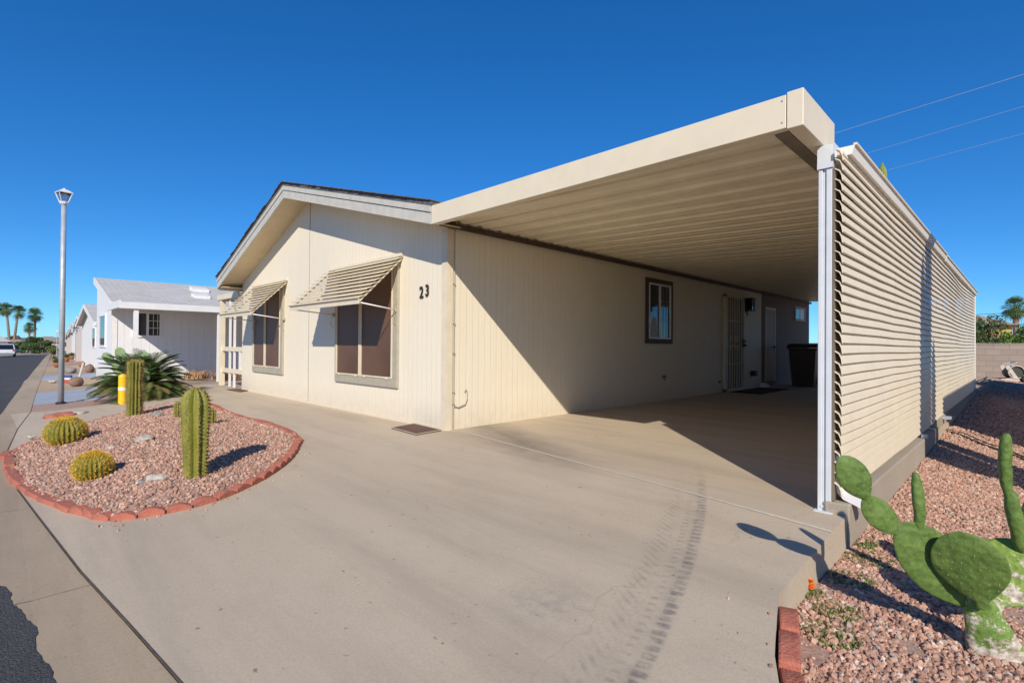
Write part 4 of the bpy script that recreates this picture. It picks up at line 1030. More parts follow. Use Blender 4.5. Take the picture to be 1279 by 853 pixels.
# gutter above the louvers, in two lengths
for (ya, yb, dz) in ((-.03, 5.2, 0), (5.2, 11.35, -.012)):
    m_ = MB(); pr = [(3.955, 2.192), (4.046, 2.193), (4.060, 2.246), (3.955, 2.246)]
    m_.prism([Vector((x, 0, z+dz)) for x, z in pr], (0, ya, 0), (0, yb, 0)); cb_(m_, 'gutter', 'gutterwhite'); m_ = MB(); m_.box(4.052, ya+.01, 2.248+dz, 4.072, yb-.01, 2.262+dz); cb_(m_, 'gutter_lip', 'cpcream')
mb = MB(); mb.box(3.99, -.13, 2.172, 4.022, 11.3, 2.191); cb_(mb, 'gutter_board', 'cpcream')
mb = MB(); mb.box(3.94, 11.31, .05, 4.03, 11.40, 2.26); cb_(mb, 'end_post', 'white', bevel=.004)
# downspouts with kicked out feet
def spout(y, zt_, m='whitemetal', L=.14):
    b = MB(); w, d = .035, .024
    path = [(Vector((4.0, y, zt_)), Vector((1, 0, 0))), (Vector((4.0, y, .17)), Vector((1, 0, 0))), (Vector((4.01, y, .13)), Vector((.9, 0, .4))), (Vector((4.035, y, .105)), Vector((.6, 0, .8))), (Vector((4.035+L, y, .055)), Vector((.35, 0, .94)))]
    b.sweep([[p-n*d+Vector((0, -w, 0)), p+n*d+Vector((0, -w, 0)), p+n*d+Vector((0, w, 0)), p-n*d+Vector((0, w, 0))] for p, n in path], caps=False)
    path2 = [(p, n) for p, n in path]
    b.sweep([[p-n*(d-.003)+Vector((0, -w+.003, 0)), p+n*(d-.003)+Vector((0, -w+.003, 0)), p+n*(d-.003)+Vector((0, w-.003, 0)), p-n*(d-.003)+Vector((0, w-.003, 0))] for p, n in path2], caps=False)
    return cb_(b, 'downspout', m)
spout(-.06, .35)
b = MB(); b.box(4.03, 5.0, .09, 4.12, 5.1, .125); cb_(b, 'drain_foot', 'galv')
b = MB(); b.box(4.03, 3.1, .075, 4.08, 3.18, .11); cb_(b, 'drain_foot', 'galv')
b = MB(); b.box(4.03, 11.25, .11, 4.12, 11.33, .15); cb_(b, 'drain_foot', 'galv')

# ------------------------------------------------------------------ mats and small things
def matt(pts, label, m='mat', th=.012, border=True):
    P = [at(*p) for p in pts]; c = sum(P, Vector())/len(P); b = MB(); b.prism([Vector((p.x, p.y, p.z+.004)) for p in P], (0, 0, 0), (0, 0, th)); o = b.build('doormat', m, origin=c); tag(o, label, 'mat')
    if border:
        e = MB(); 
        for i in range(4): e.tube([P[i]+Vector((0, 0, .016)), P[(i+1) % 4]+Vector((0, 0, .016))], .006, 5)
        e.build('border', 'taupe', o, origin=c)
matt([(489, 535.5), (520, 544), (551, 538.5), (517, 530.5)], 'brown mat at the front corner of the house below the number')
matt([(283, 487), (300, 490), (317, 487.5), (303, 486)], 'brown mat at the left end of the gable wall', border=False)
b = MB(); b.box(.12, 7.85, .0, .78, 9.75, .014); tag(b.build('doormat', M.setdefault('darkmat', mat('dark_red_mat', (.06, .025, .02), .95, var=.3, bump=.6)), origin=(.4, 8.8, .003)), 'long dark runner mat before the security door', 'mat')
# white wedge (kick plate / bowl) by the wall
b = MB(); b.prism([Vector((.1, 9.75, .003)), Vector((.1, 10.12, .003)), Vector((.1, 10.02, .09)), Vector((.1, 9.80, .13))], (0, 0, 0), (.12, 0, 0)); tag(b.build('splash_block', 'whitemetal', origin=(.15, 9.9, 0)), 'small white wedge on the slab below the black vent', 'splash block')
# wheeled bin
def bin_():
    L = Vector((.72, 11.2, 0)); t = empty('wheeled_bin', L, 'dark brown wheeled bin at the back of the carport', 'bin')
    b = MB(); b.sweep([[Vector((sx*w, sy*d, z)) for sx, sy in ((-1, -1), (1, -1), (1, 1), (-1, 1))] for w, d, z in ((.25, .26, .03), (.31, .34, .95), (.335, .365, .95), (.335, .365, 1.0))]); b.build('bin_body', 'binbrown', t, origin=(0, 0, 0), bevel=.01)
    b = MB(); b.prism([Vector((0, -.40, 1.003)), Vector((0, .40, 1.003)), Vector((0, .40, 1.05)), Vector((0, .1, 1.12)), Vector((0, -.25, 1.10)), Vector((0, -.40, 1.03))], (-.35, 0, 0), (.35, 0, 0)); b.build('lid', 'black', t, origin=(0, 0, 0), bevel=.008)
    b = MB(); b.tube([(-.28, .42, .98), (.28, .42, .98)], .018, 8); b.build('handle', 'black', t, origin=(0, 0, 0))
    for s in (-1, 1):
        b = MB(); b.tube([(s*.27, .26, .12), (s*.33, .26, .12)], .12, 16); b.build('wheel', 'rubber', t, origin=(0, 0, 0))
    t.rotation_euler[2] = R(4)
bin_()
# yellow bollard
p = at(153, 504.5); k = depth(p)/FPX
t = empty('bollard', p, 'yellow steel bollard with a white band beside the cycad', 'bollard')
b = MB(); b.lathe([(4.6*k, 0), (4.6*k, 17.3*k)], 20); b.lathe([(4.6*k, 21*k), (4.6*k, 34*k), (4.0*k, 36*k), (1.5*k, 37.5*k), (.01, 37.6*k)], 20); b.build('tube', 'yellow', t, smooth=False, origin=(0, 0, 0))
b = MB(); b.lathe([(4.75*k, 17.3*k), (4.75*k, 21*k)], 20); b.build('band', 'white', t, origin=(0, 0, 0))

# street lamp
p = at(76, 503.5); k = depth(p)/FPX; Hh = 250*k
t = empty('street_lamp', p, 'galvanised street lamp with lantern head on a straight pole', 'street lamp')
b = MB(); b.lathe([(3.1*k, -.02), (2.9*k, Hh*.5), (2.6*k, Hh)], 16); b.build('pole', 'galv', t, smooth=True, origin=(0, 0, 0))
b = MB(); b.lathe([(5.2*k, -.02), (5.2*k, 1.2*k), (3.7*k, 1.8*k)], 16); b.build('base', 'black', t, origin=(0, 0, 0))
z = Hh; w0, w1 = 4.2*k, 8.3*k
b = MB(); b.lathe([(3.6*k, z-2*k), (4.6*k, z), (4.6*k, z+1.5*k), (2*k, z+2*k)], 12)
for sx, sy in ((1, 1), (1, -1), (-1, 1), (-1, -1)): b.tube([(sx*w0*.8, sy*w0*.8, z+1*k), (sx*w1*.78, sy*w1*.78, z+12*k)], .55*k, 6)
b.build('lantern_frame', 'whitemetal', t, origin=(0, 0, 0))
lg = mat('lamp_glass', (.6, .65, .7), .1); lg.node_tree.nodes['Principled BSDF'].inputs['Transmission Weight'].default_value = .9; lg.node_tree.nodes['Principled BSDF'].inputs['IOR'].default_value = 1.03; M['lampglass'] = lg
b = MB(); b.sweep([[Vector((sx*w, sy*w, zz)) for sx, sy in ((-1, -1), (1, -1), (1, 1), (-1, 1))] for w, zz in ((w0*.75, z+1.6*k), (w1*.73, z+12*k))]); b.build('glass', 'lampglass', t, origin=(0, 0, 0))
b = MB(); b.lathe([(1.6*k, z+8*k), (2.6*k, z+11.8*k)], 10); b.build('bulb_holder', 'lens', t, origin=(0, 0, 0))
b = MB(); b.sweep([[Vector((sx*w, sy*w, zz)) for sx, sy in ((-1, -1), (1, -1), (1, 1), (-1, 1))] for w, zz in ((w1*.86, z+12*k), (w1*.9, z+13*k), (w1*.35, z+16.5*k), (w1*.12, z+16.8*k), (w1*.1, z+18.5*k))]); b.build('cap', 'whitemetal', t, origin=(0, 0, 0))
t.rotation_euler[2] = R(12)

# cycad (sago palm)
def sago(loc, Rr, Hh, label):
    t = empty('sago_palm', loc, label, 'cycad'); rs = random.Random(2); A = MB(); B = MB()
    b = MB(); b.blob((0, 0, .12), .14, 2, .2, 1); b.build('trunk', 'bark', t, origin=(0, 0, 0))
    for i in range(185):
        az = rs.uniform(0, 2*math.pi); el = R(rs.choice([80, 70, 58, 45, 32, 20, 8, 0]))+rs.uniform(-.12, .12); L = Rr*rs.uniform(.9, 1.15)
        dead = el < R(28) and rs.random() < .5
        hd = Vector((math.cos(az), math.sin(az), 0)); pts = []; p = Vector((0, 0, .2)); a = el
        n = 18
        for j in range(n+1):
            pts.append(p.copy()); p = p+(hd*math.cos(a)+Vector((0, 0, math.sin(a))))*L/n; a -= .058*(1 if el > .3 else .6)
        T = B if dead else A
        sd = Vector((-hd.y, hd.x, 0))
        T.tube(pts, [.007*(1-j/(n+1)) for j in range(n+1)], 3)
        for j in range(2, n+1):
            for q in (0, .5):
                c = pts[j-1].lerp(pts[j], q); tt = (j-1+q)/n; ll = Rr*.2*math.sin(math.pi*(.12+.86*tt))**.6; dr = (pts[j]-pts[j-1]).normalized(); up = sd.cross(dr)
                for s in (-1, 1):
                    d = (sd*s*.85+dr*.65+up*(-.25 if up.z > 0 else .25)*-1).normalized(); w = dr*.008
                    m_ = c+d*ll*.5+Vector((0, 0, .006))
                    T.add([c-w, c+w, m_+w*.9, c+d*ll, m_-w*.9], [(0, 1, 2, 3, 4)])
    A.build('crown', 'sago', t, origin=(0, 0, 0), fix=False); B.build('dry_fronds', 'sago_dry', t, origin=(0, 0, 0), fix=False)
    return t
p = at(172, 500); k = depth(p)/FPX
sago(p+Vector((-.35, .12, .0)), 56*k, 1, 'dark green sago palm with some dry fronds beside the walk')
# pale prickly pear rising from the cycad
q = p+Vector((-.1, .1, 0)); dq = depth(q)
pr = empty('prickly_pear', q, 'pale green prickly pear rising out of the sago palm', 'cactus'); kq = dq/FPX
for i, (a_, b_, w_, nn) in enumerate((((168, 500), (163, 470), 15, 0), ((160, 476), (142, 453), 14, 0), ((164, 472), (157, 444), 17, 0), ((143, 456), (129, 441), 11, .4), ((156, 452), (147, 434), 13, 0), ((168, 478), (184, 458), 13, -.3), ((180, 462), (183, 440), 15, 0), ((183, 464), (189, 451), 10, .5), ((178, 478), (186, 464), 11, .3))):
    pad(pr, cpt(*a_, dq), cpt(*b_, dq-.02*(i % 3)), w_*kq, .05, 'pad_pale', (.7+nn, -.7, .1), q, None, 40+i)

# dry grasses by the porch
def tuft(loc, r, h, n, m, label, kind=None, name='dry_grass', seed=0, cat='grass'):
    rs = random.Random(seed); b = MB()
    for i in range(n):
        a = rs.uniform(0, 6.28); q = r*rs.random()**.5; c = Vector((math.cos(a)*q, math.sin(a)*q, 0)); hh = h*rs.uniform(.5, 1); d = Vector((rs.uniform(-.5, .5), rs.uniform(-.5, .5), 1))*hh; w = Vector((rs.uniform(-1, 1), rs.uniform(-1, 1), 0)).normalized()*.006*max(1, h/.15)
        b.add([c-w, c+w, c+d*.6+w*.6, c+d+Vector((d.x*.3, d.y*.3, -hh*.1)), c+d*.6-w*.6], [(0, 1, 2, 3, 4)])
    o = b.build(name, m, origin=(0, 0, 0), fix=False); o.location = loc; tag(o, label, cat, None, kind); return o
tuft(Vector((-12.2, .35, -.03)), .3, .32, 160, 'drygrass', 'dry tan grass clump left of the porch post', seed=1, name='grass_clump')
tuft(Vector((-11.6, .95, -.03)), .35, .32, 200, 'drygrass', 'dry tan grass clump behind the porch railing', seed=2, name='grass_clump')
# weeds in right yard
for i, (px_, py_, rr_) in enumerate(((1088, 700, .09), (1062, 726, .08), (1045, 766, .07), (1035, 795, .08), (1078, 680, .07), (1012, 742, .05))):
    p = at(px_, py_, gzr); p.z = gzr(p.x, p.y)
    tuft(p, rr_*1.35, .028, 220, 'grass', ['patch of tiny green weeds in shadow beside the slab', 'small green weeds between the slab and the cactus shadow', 'green weed patch below the cactus shadow', 'green weed patch nearest the red edging', 'green weeds near the carport post', 'green sprouts around the orange flower'][i], 'stuff', 'weed_patch', seed=20+i, cat='weeds')
# orange flower
p = at(1013, 742, gzr); t = empty('orange_flower', p, 'small orange flower growing beside the slab edge', 'flower')
b = MB(); b.tube([(0, 0, 0), (.002, 0, .02)], .002, 5); b.build('flower_stem', 'grass', t, origin=(0, 0, 0))
b = MB(); rs = random.Random(3)
for i in range(22):
    a = rs.uniform(0, 6.28); d = Vector((math.cos(a), math.sin(a), rs.uniform(-.2, 1.6))).normalized()*.022; s = d.cross(Vector((0, 0, 1))).normalized()*.010; c = Vector((rs.uniform(-.008,.008), 0, .022+rs.random()*.04))
    b.add([c, c+d*.6+s, c+d, c+d*.6-s], [(0, 1, 2, 3)])
b.build('petals', 'orange', t, origin=(0, 0, 0), fix=False)
# dark hose across gravel
pts = [at(*p_, gzr)+Vector((0, 0, .02)) for p_ in ((1175, 538), (1200, 545), (1230, 558), (1255, 566), (1279, 576), (1300, 583))]
b = MB(); b.tube(pts, .012, 6); tag(b.build('garden_hose', 'hose'), 'thin dark hose lying across the right gravel', 'hose')
b = MB(); b.tube([P_+Vector((.02, .16+.03*math.sin(i), 0)) for i, P_ in enumerate(pts[:])], .008, 6); tag(b.build('cable', 'hose'), 'thin dark cable lying behind the hose on the gravel', 'cable')

# ------------------------------------------------------------------ porch at left end of house
po = empty('porch_cover', (-8.1, .3, 0), 'cream porch cover with post and railing at the left end of the house', 'porch'); PO = Vector(po.location)
def pb(m_, n, mm, **k): return m_.build(n, mm, po, origin=PO, **k)
b = MB(); prof = []
yy = .05
while yy < 6: prof += [(yy, 2.06), (yy+.06, 2.06), (yy+.09, 2.10), (yy+.15, 2.10), (yy+.18, 2.06)]; yy += .2
b.add([Vector((x, y_, z_+dz)) for dz in (0,) for x, dx in ((-8.95, 0), (HX0-.001, .06)) for y_, z_ in [(a_, c_+dx) for a_, c_ in prof]], [(i, i+1, i+1+len(prof), i+len(prof)) for i in range(len(prof)-1)]); pb(b, 'cover', 'pan', fix=False)
b = MB(); b.box(-9.0, 0.0, 2.02, -8.95, 6, 2.16); b.box(-8.95, 0.0, 2.03, -7.48, .04, 2.15); pb(b, 'fascia', 'cpcream')
b = MB(); b.box(-8.86, .02, 0, -8.74, .12, 2.03); pb(b, 'post', 'cpcream', bevel=.004)
b = MB(); b.box(-8.74, .05, .32, -7.16, .10, .42); pb(b, 'rail', 'cpcream'); b = MB(); b.box(-8.74, .05, .82, -7.16, .10, .92); pb(b, 'rail', 'cpcream')
for x_, w_, z0__, z1__ in ((-8.25, .05, .42, 2.03), (-7.93, .05, .42, 2.03), (-7.55, .09, .42, .82), (-8.25, .05, .0, .32), (-7.93, .05, .0, .32)):
    b = MB(); b.box(x_, .055, z0__, x_+w_, .095, z1__); pb(b, 'baluster', 'white')

# ------------------------------------------------------------------ neighbouring houses up the street
def gable_house(name, x, y, z, W, L, hw, hr, label, wall='nsiding', roof='shingle_n', cover=True, cover_m='white', coverw=1.5, win=True, side_wall=None, ztop=None, trim='white', vents=True, cat='house', cl=9, ws=0, gw=True, fo=.25):
    """east wall at x, front (gable) wall at y, runs back L; ridge W/2 to the west"""
    t = empty(name, (x-W/2, y+L/2, z), label, cat); O = Vector(t.location)
    def B(m_, n, mm, par=None, **k): return m_.build(n, mm, par or t, origin=O, **k)
    ov = .3
    m_ = MB(); m_.prism([Vector((x-W/2, 0, z-.3)), Vector((x, 0, z-.3)), Vector((x, 0, z+hw)), Vector((x-W/2, 0, z+hr-.12))], (0, y, 0), (0, y+.1, 0)); m_.prism([Vector((x-W, 0, z-.3)), Vector((x-W/2-.001, 0, z-.3)), Vector((x-W/2-.001, 0, z+hr-.12)), Vector((x-W, 0, z+hw))], (0, y+ws, 0), (0, y+ws+.1, 0)); m_.box(x-W, y+ws+.1, z-.3, x-W+.1, y+L, z+hw); m_.box(x-W+.1, y+L-.1, z-.3, x-.1, y+L, z+hw)
    B(m_, 'wall', wall)
    m_ = MB(); m_.box(x-.1, y+.1, z-.3, x, y+L, z+hw); B(m_, 'wall', side_wall or wall)
    m_ = MB(); sl = (hr-hw)/(W/2)
    for s in (-1, 1):
        xe = x-W/2+s*(W/2+ov); ze = z+hw-sl*ov; xr = x-W/2; zr = z+hr
        m_.prism([Vector((xe, 0, ze)), Vector((xr, 0, zr)), Vector((xr, 0, zr+.07)), Vector((xe, 0, ze+.07))], (0, y-fo+(ws if s < 0 else 0), 0), (0, y+L+.25, 0))
    rf = B(m_, 'roof', roof)
    m_ = MB()
    for s in (-1, 1):
        xe = x-W/2+s*(W/2+ov+.01); ze = z+hw-sl*ov; xr = x-W/2; zr = z+hr
        m_.prism([Vector((xe, 0, ze-.13)), Vector((xr, 0, zr-.13)), Vector((xr, 0, zr+.06)), Vector((xe, 0, ze+.06))], (0, y-fo-.03+(ws if s < 0 else 0), 0), (0, y-fo-.002+(ws if s < 0 else 0), 0))
    xe = x+ov; m_.box(xe+.002, y-fo-.03, z+hw-sl*ov-.13, xe+.025, y+L+.25, z+hw-sl*ov+.055); B(m_, 'fascia', trim)
    if vents:
        for vx, vy, w_, h_ in ((.52, 2.4, .5, .10), (.26, 2.2, .45, .09), (.22, 4.1, .75, .09)):
            xx = x-W/2+(W/2)*(1-vx*1.0)*1.0+0; xx = x-vx*W/2*1.3; zz = z+hr-sl*abs(xx-(x-W/2))+.07
            m_ = MB(); m_.prism([Vector((xx-.22, 0, zz+sl*.22)), Vector((xx+.22, 0, zz-sl*.22)), Vector((xx+.22, 0, zz-sl*.22+h_)), Vector((xx-.22, 0, zz+sl*.22+h_))], (0, y+vy, 0), (0, y+vy+w_, 0)); B(m_, 'skylight' if vx < .25 else 'vent', 'white', rf)
    m_ = MB(); m_.box(x-.11, y-.02, z-.3, x-.001, y-.001, z+hw-.1); B(m_, 'corner_board', trim); m_ = MB(); m_.box(x+.001, y-.02, z-.3, x+.015, y+.1, z+hw-.1); B(m_, 'corner_board', trim)
    def window(a, b, c, d, face='e'):
        m_ = MB(); f_ = .06
        if face == 'e':
            m_.box(x+.001, a, c, x+.035, b, c+f_); m_.box(x+.001, a, d-f_, x+.035, b, d); m_.box(x+.001, a, c+f_, x+.035, a+f_, d-f_); m_.box(x+.001, b-f_, c+f_, x+.035, b, d-f_); mm = (a+b)/2; m_.box(x+.001, mm-.03, c+f_, x+.035, mm+.03, d-f_)
            w_ = B(m_, 'window', trim); m_ = MB(); m_.box(x+.001, a+f_, c+f_, x+.012, b-f_, d-f_); B(m_, 'pane', 'glass', w_)
            m_ = MB()
            for q in (.33, .66):
                m_.box(x+.013, mm+.03, c+f_+(d-c-2*f_)*q, x+.018, b-f_, c+f_+(d-c-2*f_)*q+.015)
                m_.box(x+.013, mm+.03+(b-mm)*q*.9, c+f_, x+.018, mm+.03+(b-mm)*q*.9+.012, d-f_)
            B(m_, 'muntin', trim, w_)
        else:
            m_.box(a, y-.035, c, b, y-.001, c+f_); m_.box(a, y-.035, d-f_, b, y-.001, d); m_.box(a, y-.035, c+f_, a+f_, y-.001, d-f_); m_.box(b-f_, y-.035, c+f_, b, y-.001, d-f_)
            w_ = B(m_, 'window', trim); m_ = MB(); m_.box(a+f_, y-.012, c+f_, b-f_, y-.001, d-f_); B(m_, 'pane', 'glass', w_)
    if win: window(y+.45, y+1.15, z+1.2, z+1.95)
    if gw: window(x-2.6, x-1.2, z+.9, z+1.9, 's')
    if cover:
        zc = z+hw-.17; m_ = MB(); prf = []; a = y-.1
        while a < y+cl: prf += [(a, 0), (a+.1, 0), (a+.12, .035), (a+.2, .035), (a+.22, 0)]; a += .25
        m_.add([Vector((xx, p_[0], zc+p_[1]+dz)) for xx, dz in ((x+.002, .07), (x+coverw, -.02)) for p_ in prf], [(i, i+1, i+1+len(prf), i+len(prf)) for i in range(len(prf)-1)]); B(m_, 'cover', cover_m, fix=False)
        m_ = MB(); m_.box(x+coverw, y-.15, zc-.11, x+coverw+.05, y+cl+.1, zc+.05); m_.box(x+.002, y-.15, zc-.09, x+coverw, y-.11, zc+.09); B(m_, 'cover_fascia', cover_m)
        for yy in [y+.15]+[y+2.05+i*2.6 for i in range(int((cl-1)/2.6))]:
            m_ = MB(); m_.box(x+coverw-.08, yy, z-.3, x+coverw, yy+.10, zc-.1); B(m_, 'post', cover_m)
    return t
N1x = -13.2
gable_house('neighbour_house', N1x, -1.47, -.05, 6.6, 15, 2.18, 3.07, 'white manufactured home with pale grey roof and lean to cover, nearest neighbour', side_wall='nsiding', coverw=2.15, cl=9, ws=.6, fo=.07)
# skirting line on its wall
HL = [(-25.5, -.42, 'white home with grey roof and blue trimmed porch, second up the street', 'white', 'shingle_n', 'galv2', 7),
      (-37, .28, 'home with tan roof, third up the street', 'npink', 'shingle_t', 'white', 7),
      (-49, .95, 'small white home, fourth up the street', 'white', 'shingle_n', 'white', 7),
      (-61, 1.63, 'pale home, fifth up the street', 'npink', 'shingle_n', 'white', 7),
      (-73, 2.3, 'farthest pale home on this side of the street', 'npink', 'shingle_t', 'white', 7)]
M['galv2'] = mat('blue_grey_metal', (.22, .33, .40), .5)
for (x_, y_, lb, wm, rm, cm, W_) in HL:
    gable_house('neighbour_house', x_, y_, gz(x_, 0)+.0, W_, 12, 2.15, 3.05, lb, wall=wm, roof=rm, cover_m=cm, coverw=1.6, vents=False, cl=7)
# houses across and at the end of the street
def far_house(px0, px1, ytop, ybase, dep, wall, roof, label, hipped=True):
    a = cpt(px0, ybase, dep); b = cpt(px1, ybase, dep); c = (a+b)/2; dr = Vector((c.x-CAM.x, c.y-CAM.y, 0)).normalized(); ax = Vector((dr.y, -dr.x, 0)); L = abs((b-a).dot(ax)); a = c-ax*L/2; z = -1.25; h = c.z+(ybase-ytop)*dep/FPX-z; a.z = z
    t = empty('far_house', (c.x, c.y, z), label, 'house', 'homes beyond the end of the street'); O = Vector(t.location)
    dp = dr
    if dp.dot(_F0) < 0: dp = -dp
    hw = h*.62
    def P(u, v, w): return a+ax*u+dp*v+Vector((0, 0, w))
    m_ = MB(); m_.add([P(0, 0, -1), P(L, 0, -1), P(L, 8, -1), P(0, 8, -1), P(0, 0, hw), P(L, 0, hw), P(L, 8, hw), P(0, 8, hw)], [(0, 1, 5, 4), (1, 2, 6, 5), (2, 3, 7, 6), (3, 0, 4, 7), (4, 5, 6, 7)]); m_.build('wall', wall, t, origin=O)
    m_ = MB(); m_.add([P(-.5, -.6, hw-.05), P(L+.5, -.6, hw-.05), P(L+.5, 8.5, hw-.05), P(-.5, 8.5, hw-.05), P(1.5, 4, h), P(L-1.5, 4, h)], [(0, 1, 5, 4), (1, 2, 5), (2, 3, 4, 5), (3, 0, 4), (0, 3, 2, 1)]); m_.build('roof', roof, t, origin=O)
    n = max(1, int(L/3.5))
    for i in range(n):
        u = L*(i+.5)/n; m_ = MB(); m_.add([P(u-.6, -.02, hw*.35), P(u+.6, -.02, hw*.35), P(u+.6, -.02, hw*.75), P(u-.6, -.02, hw*.75), P(u-.6, .02, hw*.35), P(u+.6, .02, hw*.35), P(u+.6, .02, hw*.75), P(u-.6, .02, hw*.75)], [(0, 1, 2, 3), (4, 5, 6, 7), (0, 4, 5, 1), (3, 2, 6, 7)]); m_.build('window', 'glass', t, origin=O)
far_house(-22, 10.5, 417.5, 434, 100, 'white', 'shingle_n', 'pale roofed home across the street behind the white vehicle')
far_house(11, 27, 419, 433.5, 104, 'npink', 'shingle_t', 'tan home across the street behind the palms')
far_house(44, 76, 420, 433, 128, 'npink', 'shingle_t', 'low tan home closing the end of the street')
far_house(76, 112, 421, 433, 132, 'npink', 'shingle_n', 'low pale home at the end of the street behind the lamp pole')

# ------------------------------------------------------------------ cars
def car(loc, rz_, kind, body, label, L=4.6, W=1.85, Hc=1.5):
    t = empty({'suv': 'parked_suv', 'truck': 'parked_pickup', 'sedan': 'parked_car'}[kind], loc, label, {'suv': 'car', 'truck': 'pickup truck', 'sedan': 'car'}[kind])
    h = Hc; W2 = W/2; l = L/2
    if kind == 'suv': low = [(-l, .35), (l, .35), (l, .75), (l-.15, .95), (l-1.2, 1.02), (-l+.02, 1.02), (-l, .8)]; cab = [(l-1.25, 1.0), (l-1.95, h), (-l+.35, h), (-l+.03, 1.0)]
    elif kind == 'truck': low = [(-l, .45), (l, .45), (l, .85), (l-.1, 1.0), (l-1.3, 1.08), (-l, 1.08)]; cab = [(l-1.3, 1.05), (l-2.0, h), (-l+1.9, h), (-l+1.6, 1.05)]
    else: low = [(-l, .3), (l, .3), (l, .6), (l-.2, .78), (l-1.1, .88), (-l+.9, .9), (-l, .82)]; cab = [(l-1.15, .86), (l-1.9, h), (-l+1.5, h), (-l+.7, .88)]
    b = MB(); b.prism([Vector((x, 0, z)) for x, z in low], (0, -W2, 0), (0, W2, 0)); b.build('body', body, t, origin=(0, 0, 0), bevel=.06, smooth=False)
    c0, c1, c2_, c3_ = cab; i_ = .16
    b = MB(); vs = [Vector((c0[0], -W2+.05, c0[1])), Vector((c0[0], W2-.05, c0[1])), Vector((c3_[0], W2-.05, c3_[1])), Vector((c3_[0], -W2+.05, c3_[1])), Vector((c1[0], -W2+i_, c1[1]-.06)), Vector((c1[0], W2-i_, c1[1]-.06)), Vector((c2_[0], W2-i_, c2_[1]-.06)), Vector((c2_[0], -W2+i_, c2_[1]-.06))]
    b.add(vs, [(0, 1, 5, 4), (1, 2, 6, 5), (2, 3, 7, 6), (3, 0, 4, 7)]); b.build('windows', 'glass', t, origin=(0, 0, 0))
    b = MB(); b.prism([Vector((c1[0]+.12, 0, h-.09)), Vector((c1[0]-.1, 0, h)), Vector((c2_[0]+.1, 0, h)), Vector((c2_[0]-.12, 0, h-.09))], (0, -W2+i_-.02, 0), (0, W2-i_+.02, 0))
    for sy in (-1, 1):
        for (a, e) in ((c0, c1), (c3_, c2_)): b.tube([(a[0], sy*(W2-.06), a[1]), (e[0], sy*(W2-i_), h-.06)], .045, 5)
        mx = (c0[0]+c3_[0])/2; b.tube([(mx, sy*(W2-.05), c0[1]), (mx, sy*(W2-i_), h-.06)], .04, 5)
    b.build('roof', body, t, origin=(0, 0, 0))
    rw = .34 if kind != 'sedan' else .31
    for sx in (-1, 1):
        for sy in (-1, 1):
            x_ = sx*(l-.85); b = MB(); b.tube([(x_, sy*(W2-.2), rw), (x_, sy*(W2+.02), rw)], rw, 20); w_ = b.build('wheel', 'rubber', t, origin=(0, 0, 0))
            b = MB(); b.tube([(x_, sy*(W2+.021), rw), (x_, sy*(W2+.03), rw)], rw*.6, 14); b.build('rim', 'rim', w_, origin=(0, 0, 0))
    for sy in (-1, 1):
        b = MB(); b.box(-l-.015, sy*(W2-.14)-.1, .78, -l+.05, sy*(W2-.14)+.1, .98 if kind != 'sedan' else .82); b.build('tail_light', 'redlamp', t, origin=(0, 0, 0))
        b = MB(); b.box(l-.05, sy*(W2-.25)-.16, .62, l+.015, sy*(W2-.25)+.16, .74); b.build('headlight', 'lens', t, origin=(0, 0, 0))
    b = MB(); b.box(-l-.05, -W2+.08, .38, -l, W2-.08, .56); b.box(l, -W2+.08, .32, l+.05, W2-.08, .5); b.build('bumper', 'carsilver' if kind != 'sedan' else body, t, origin=(0, 0, 0))
    b = MB(); b.box(-l-.02, -.26, .62, -l-.005, .26, .74); b.build('number_plate', 'white', t, origin=(0, 0, 0))
    t.rotation_euler[2] = rz_
p = at(8, 446); car(Vector((p.x-1.5, p.y-.1, p.z)), R(178), 'suv', 'carwhite', 'white sport utility vehicle parked at the left edge of the street', 4.9, 1.95, 1.72)
p = at(24, 438.8); car(p, R(150), 'truck', 'carsilver', 'silver pickup truck parked beyond the white vehicle', 5.5, 2, 1.8)
p = at(52, 437.2); car(p, R(200), 'sedan', 'carwhite', 'white sedan parked at the end of the street', 4.6, 1.8, 1.4)

# ------------------------------------------------------------------ palms and trees
def fan_palm(base, H_, cr, label, lean=(0, 0), r=.22, seed=0, nf=44, group='palms'):
    t = empty('fan_palm', base, label, 'palm tree', group); rs = random.Random(seed)
    top = Vector((lean[0], lean[1], H_)); n = 14
    b = MB(); b.tube([Vector((lean[0]*(i/n)**1.6, lean[1]*(i/n)**1.6, H_*i/n)) for i in range(n+1)], [r*(1.35-.45*i/n)*(1+.06*(i % 2)) for i in range(n+1)], 10); b.build('trunk', 'bark', t, origin=(0, 0, 0))
    A = MB(); D = MB()
    for i in range(nf+7):
        dead = i >= nf; T = D if dead else A
        az = rs.uniform(0, 6.283); el = R(rs.uniform(-50, 90)) if not dead else R(rs.uniform(-85, -60)); hd = Vector((math.cos(az), math.sin(az), 0))
        d = hd*math.cos(el)+Vector((0, 0, math.sin(el))); st = top+d*cr*rs.uniform(.2, .45); sd = Vector((-hd.y, hd.x, 0)); up = sd.cross(d)
        T.tube([top, st], .03, 3); rl = cr*rs.uniform(.5, .68)
        for k_ in range(13):
            a = R(-78+12*k_+1.5)+(math.pi/12)*0; dd = (d*math.cos(a)+sd*math.sin(a)).normalized(); w = sd*math.cos(a)*.036*cr*.55-d*math.sin(a)*.036*cr*.55
            m_ = st+dd*rl*.6; e = st+dd*rl+Vector((0, 0, -rl*.30))
            T.add([st, m_+w, e, m_-w], [(0, 1, 2, 3)])
    A.build('crown', 'palm', t, origin=(0, 0, 0), fix=False); D.build('dead_skirt', 'palmdead', t, origin=(0, 0, 0), fix=False)
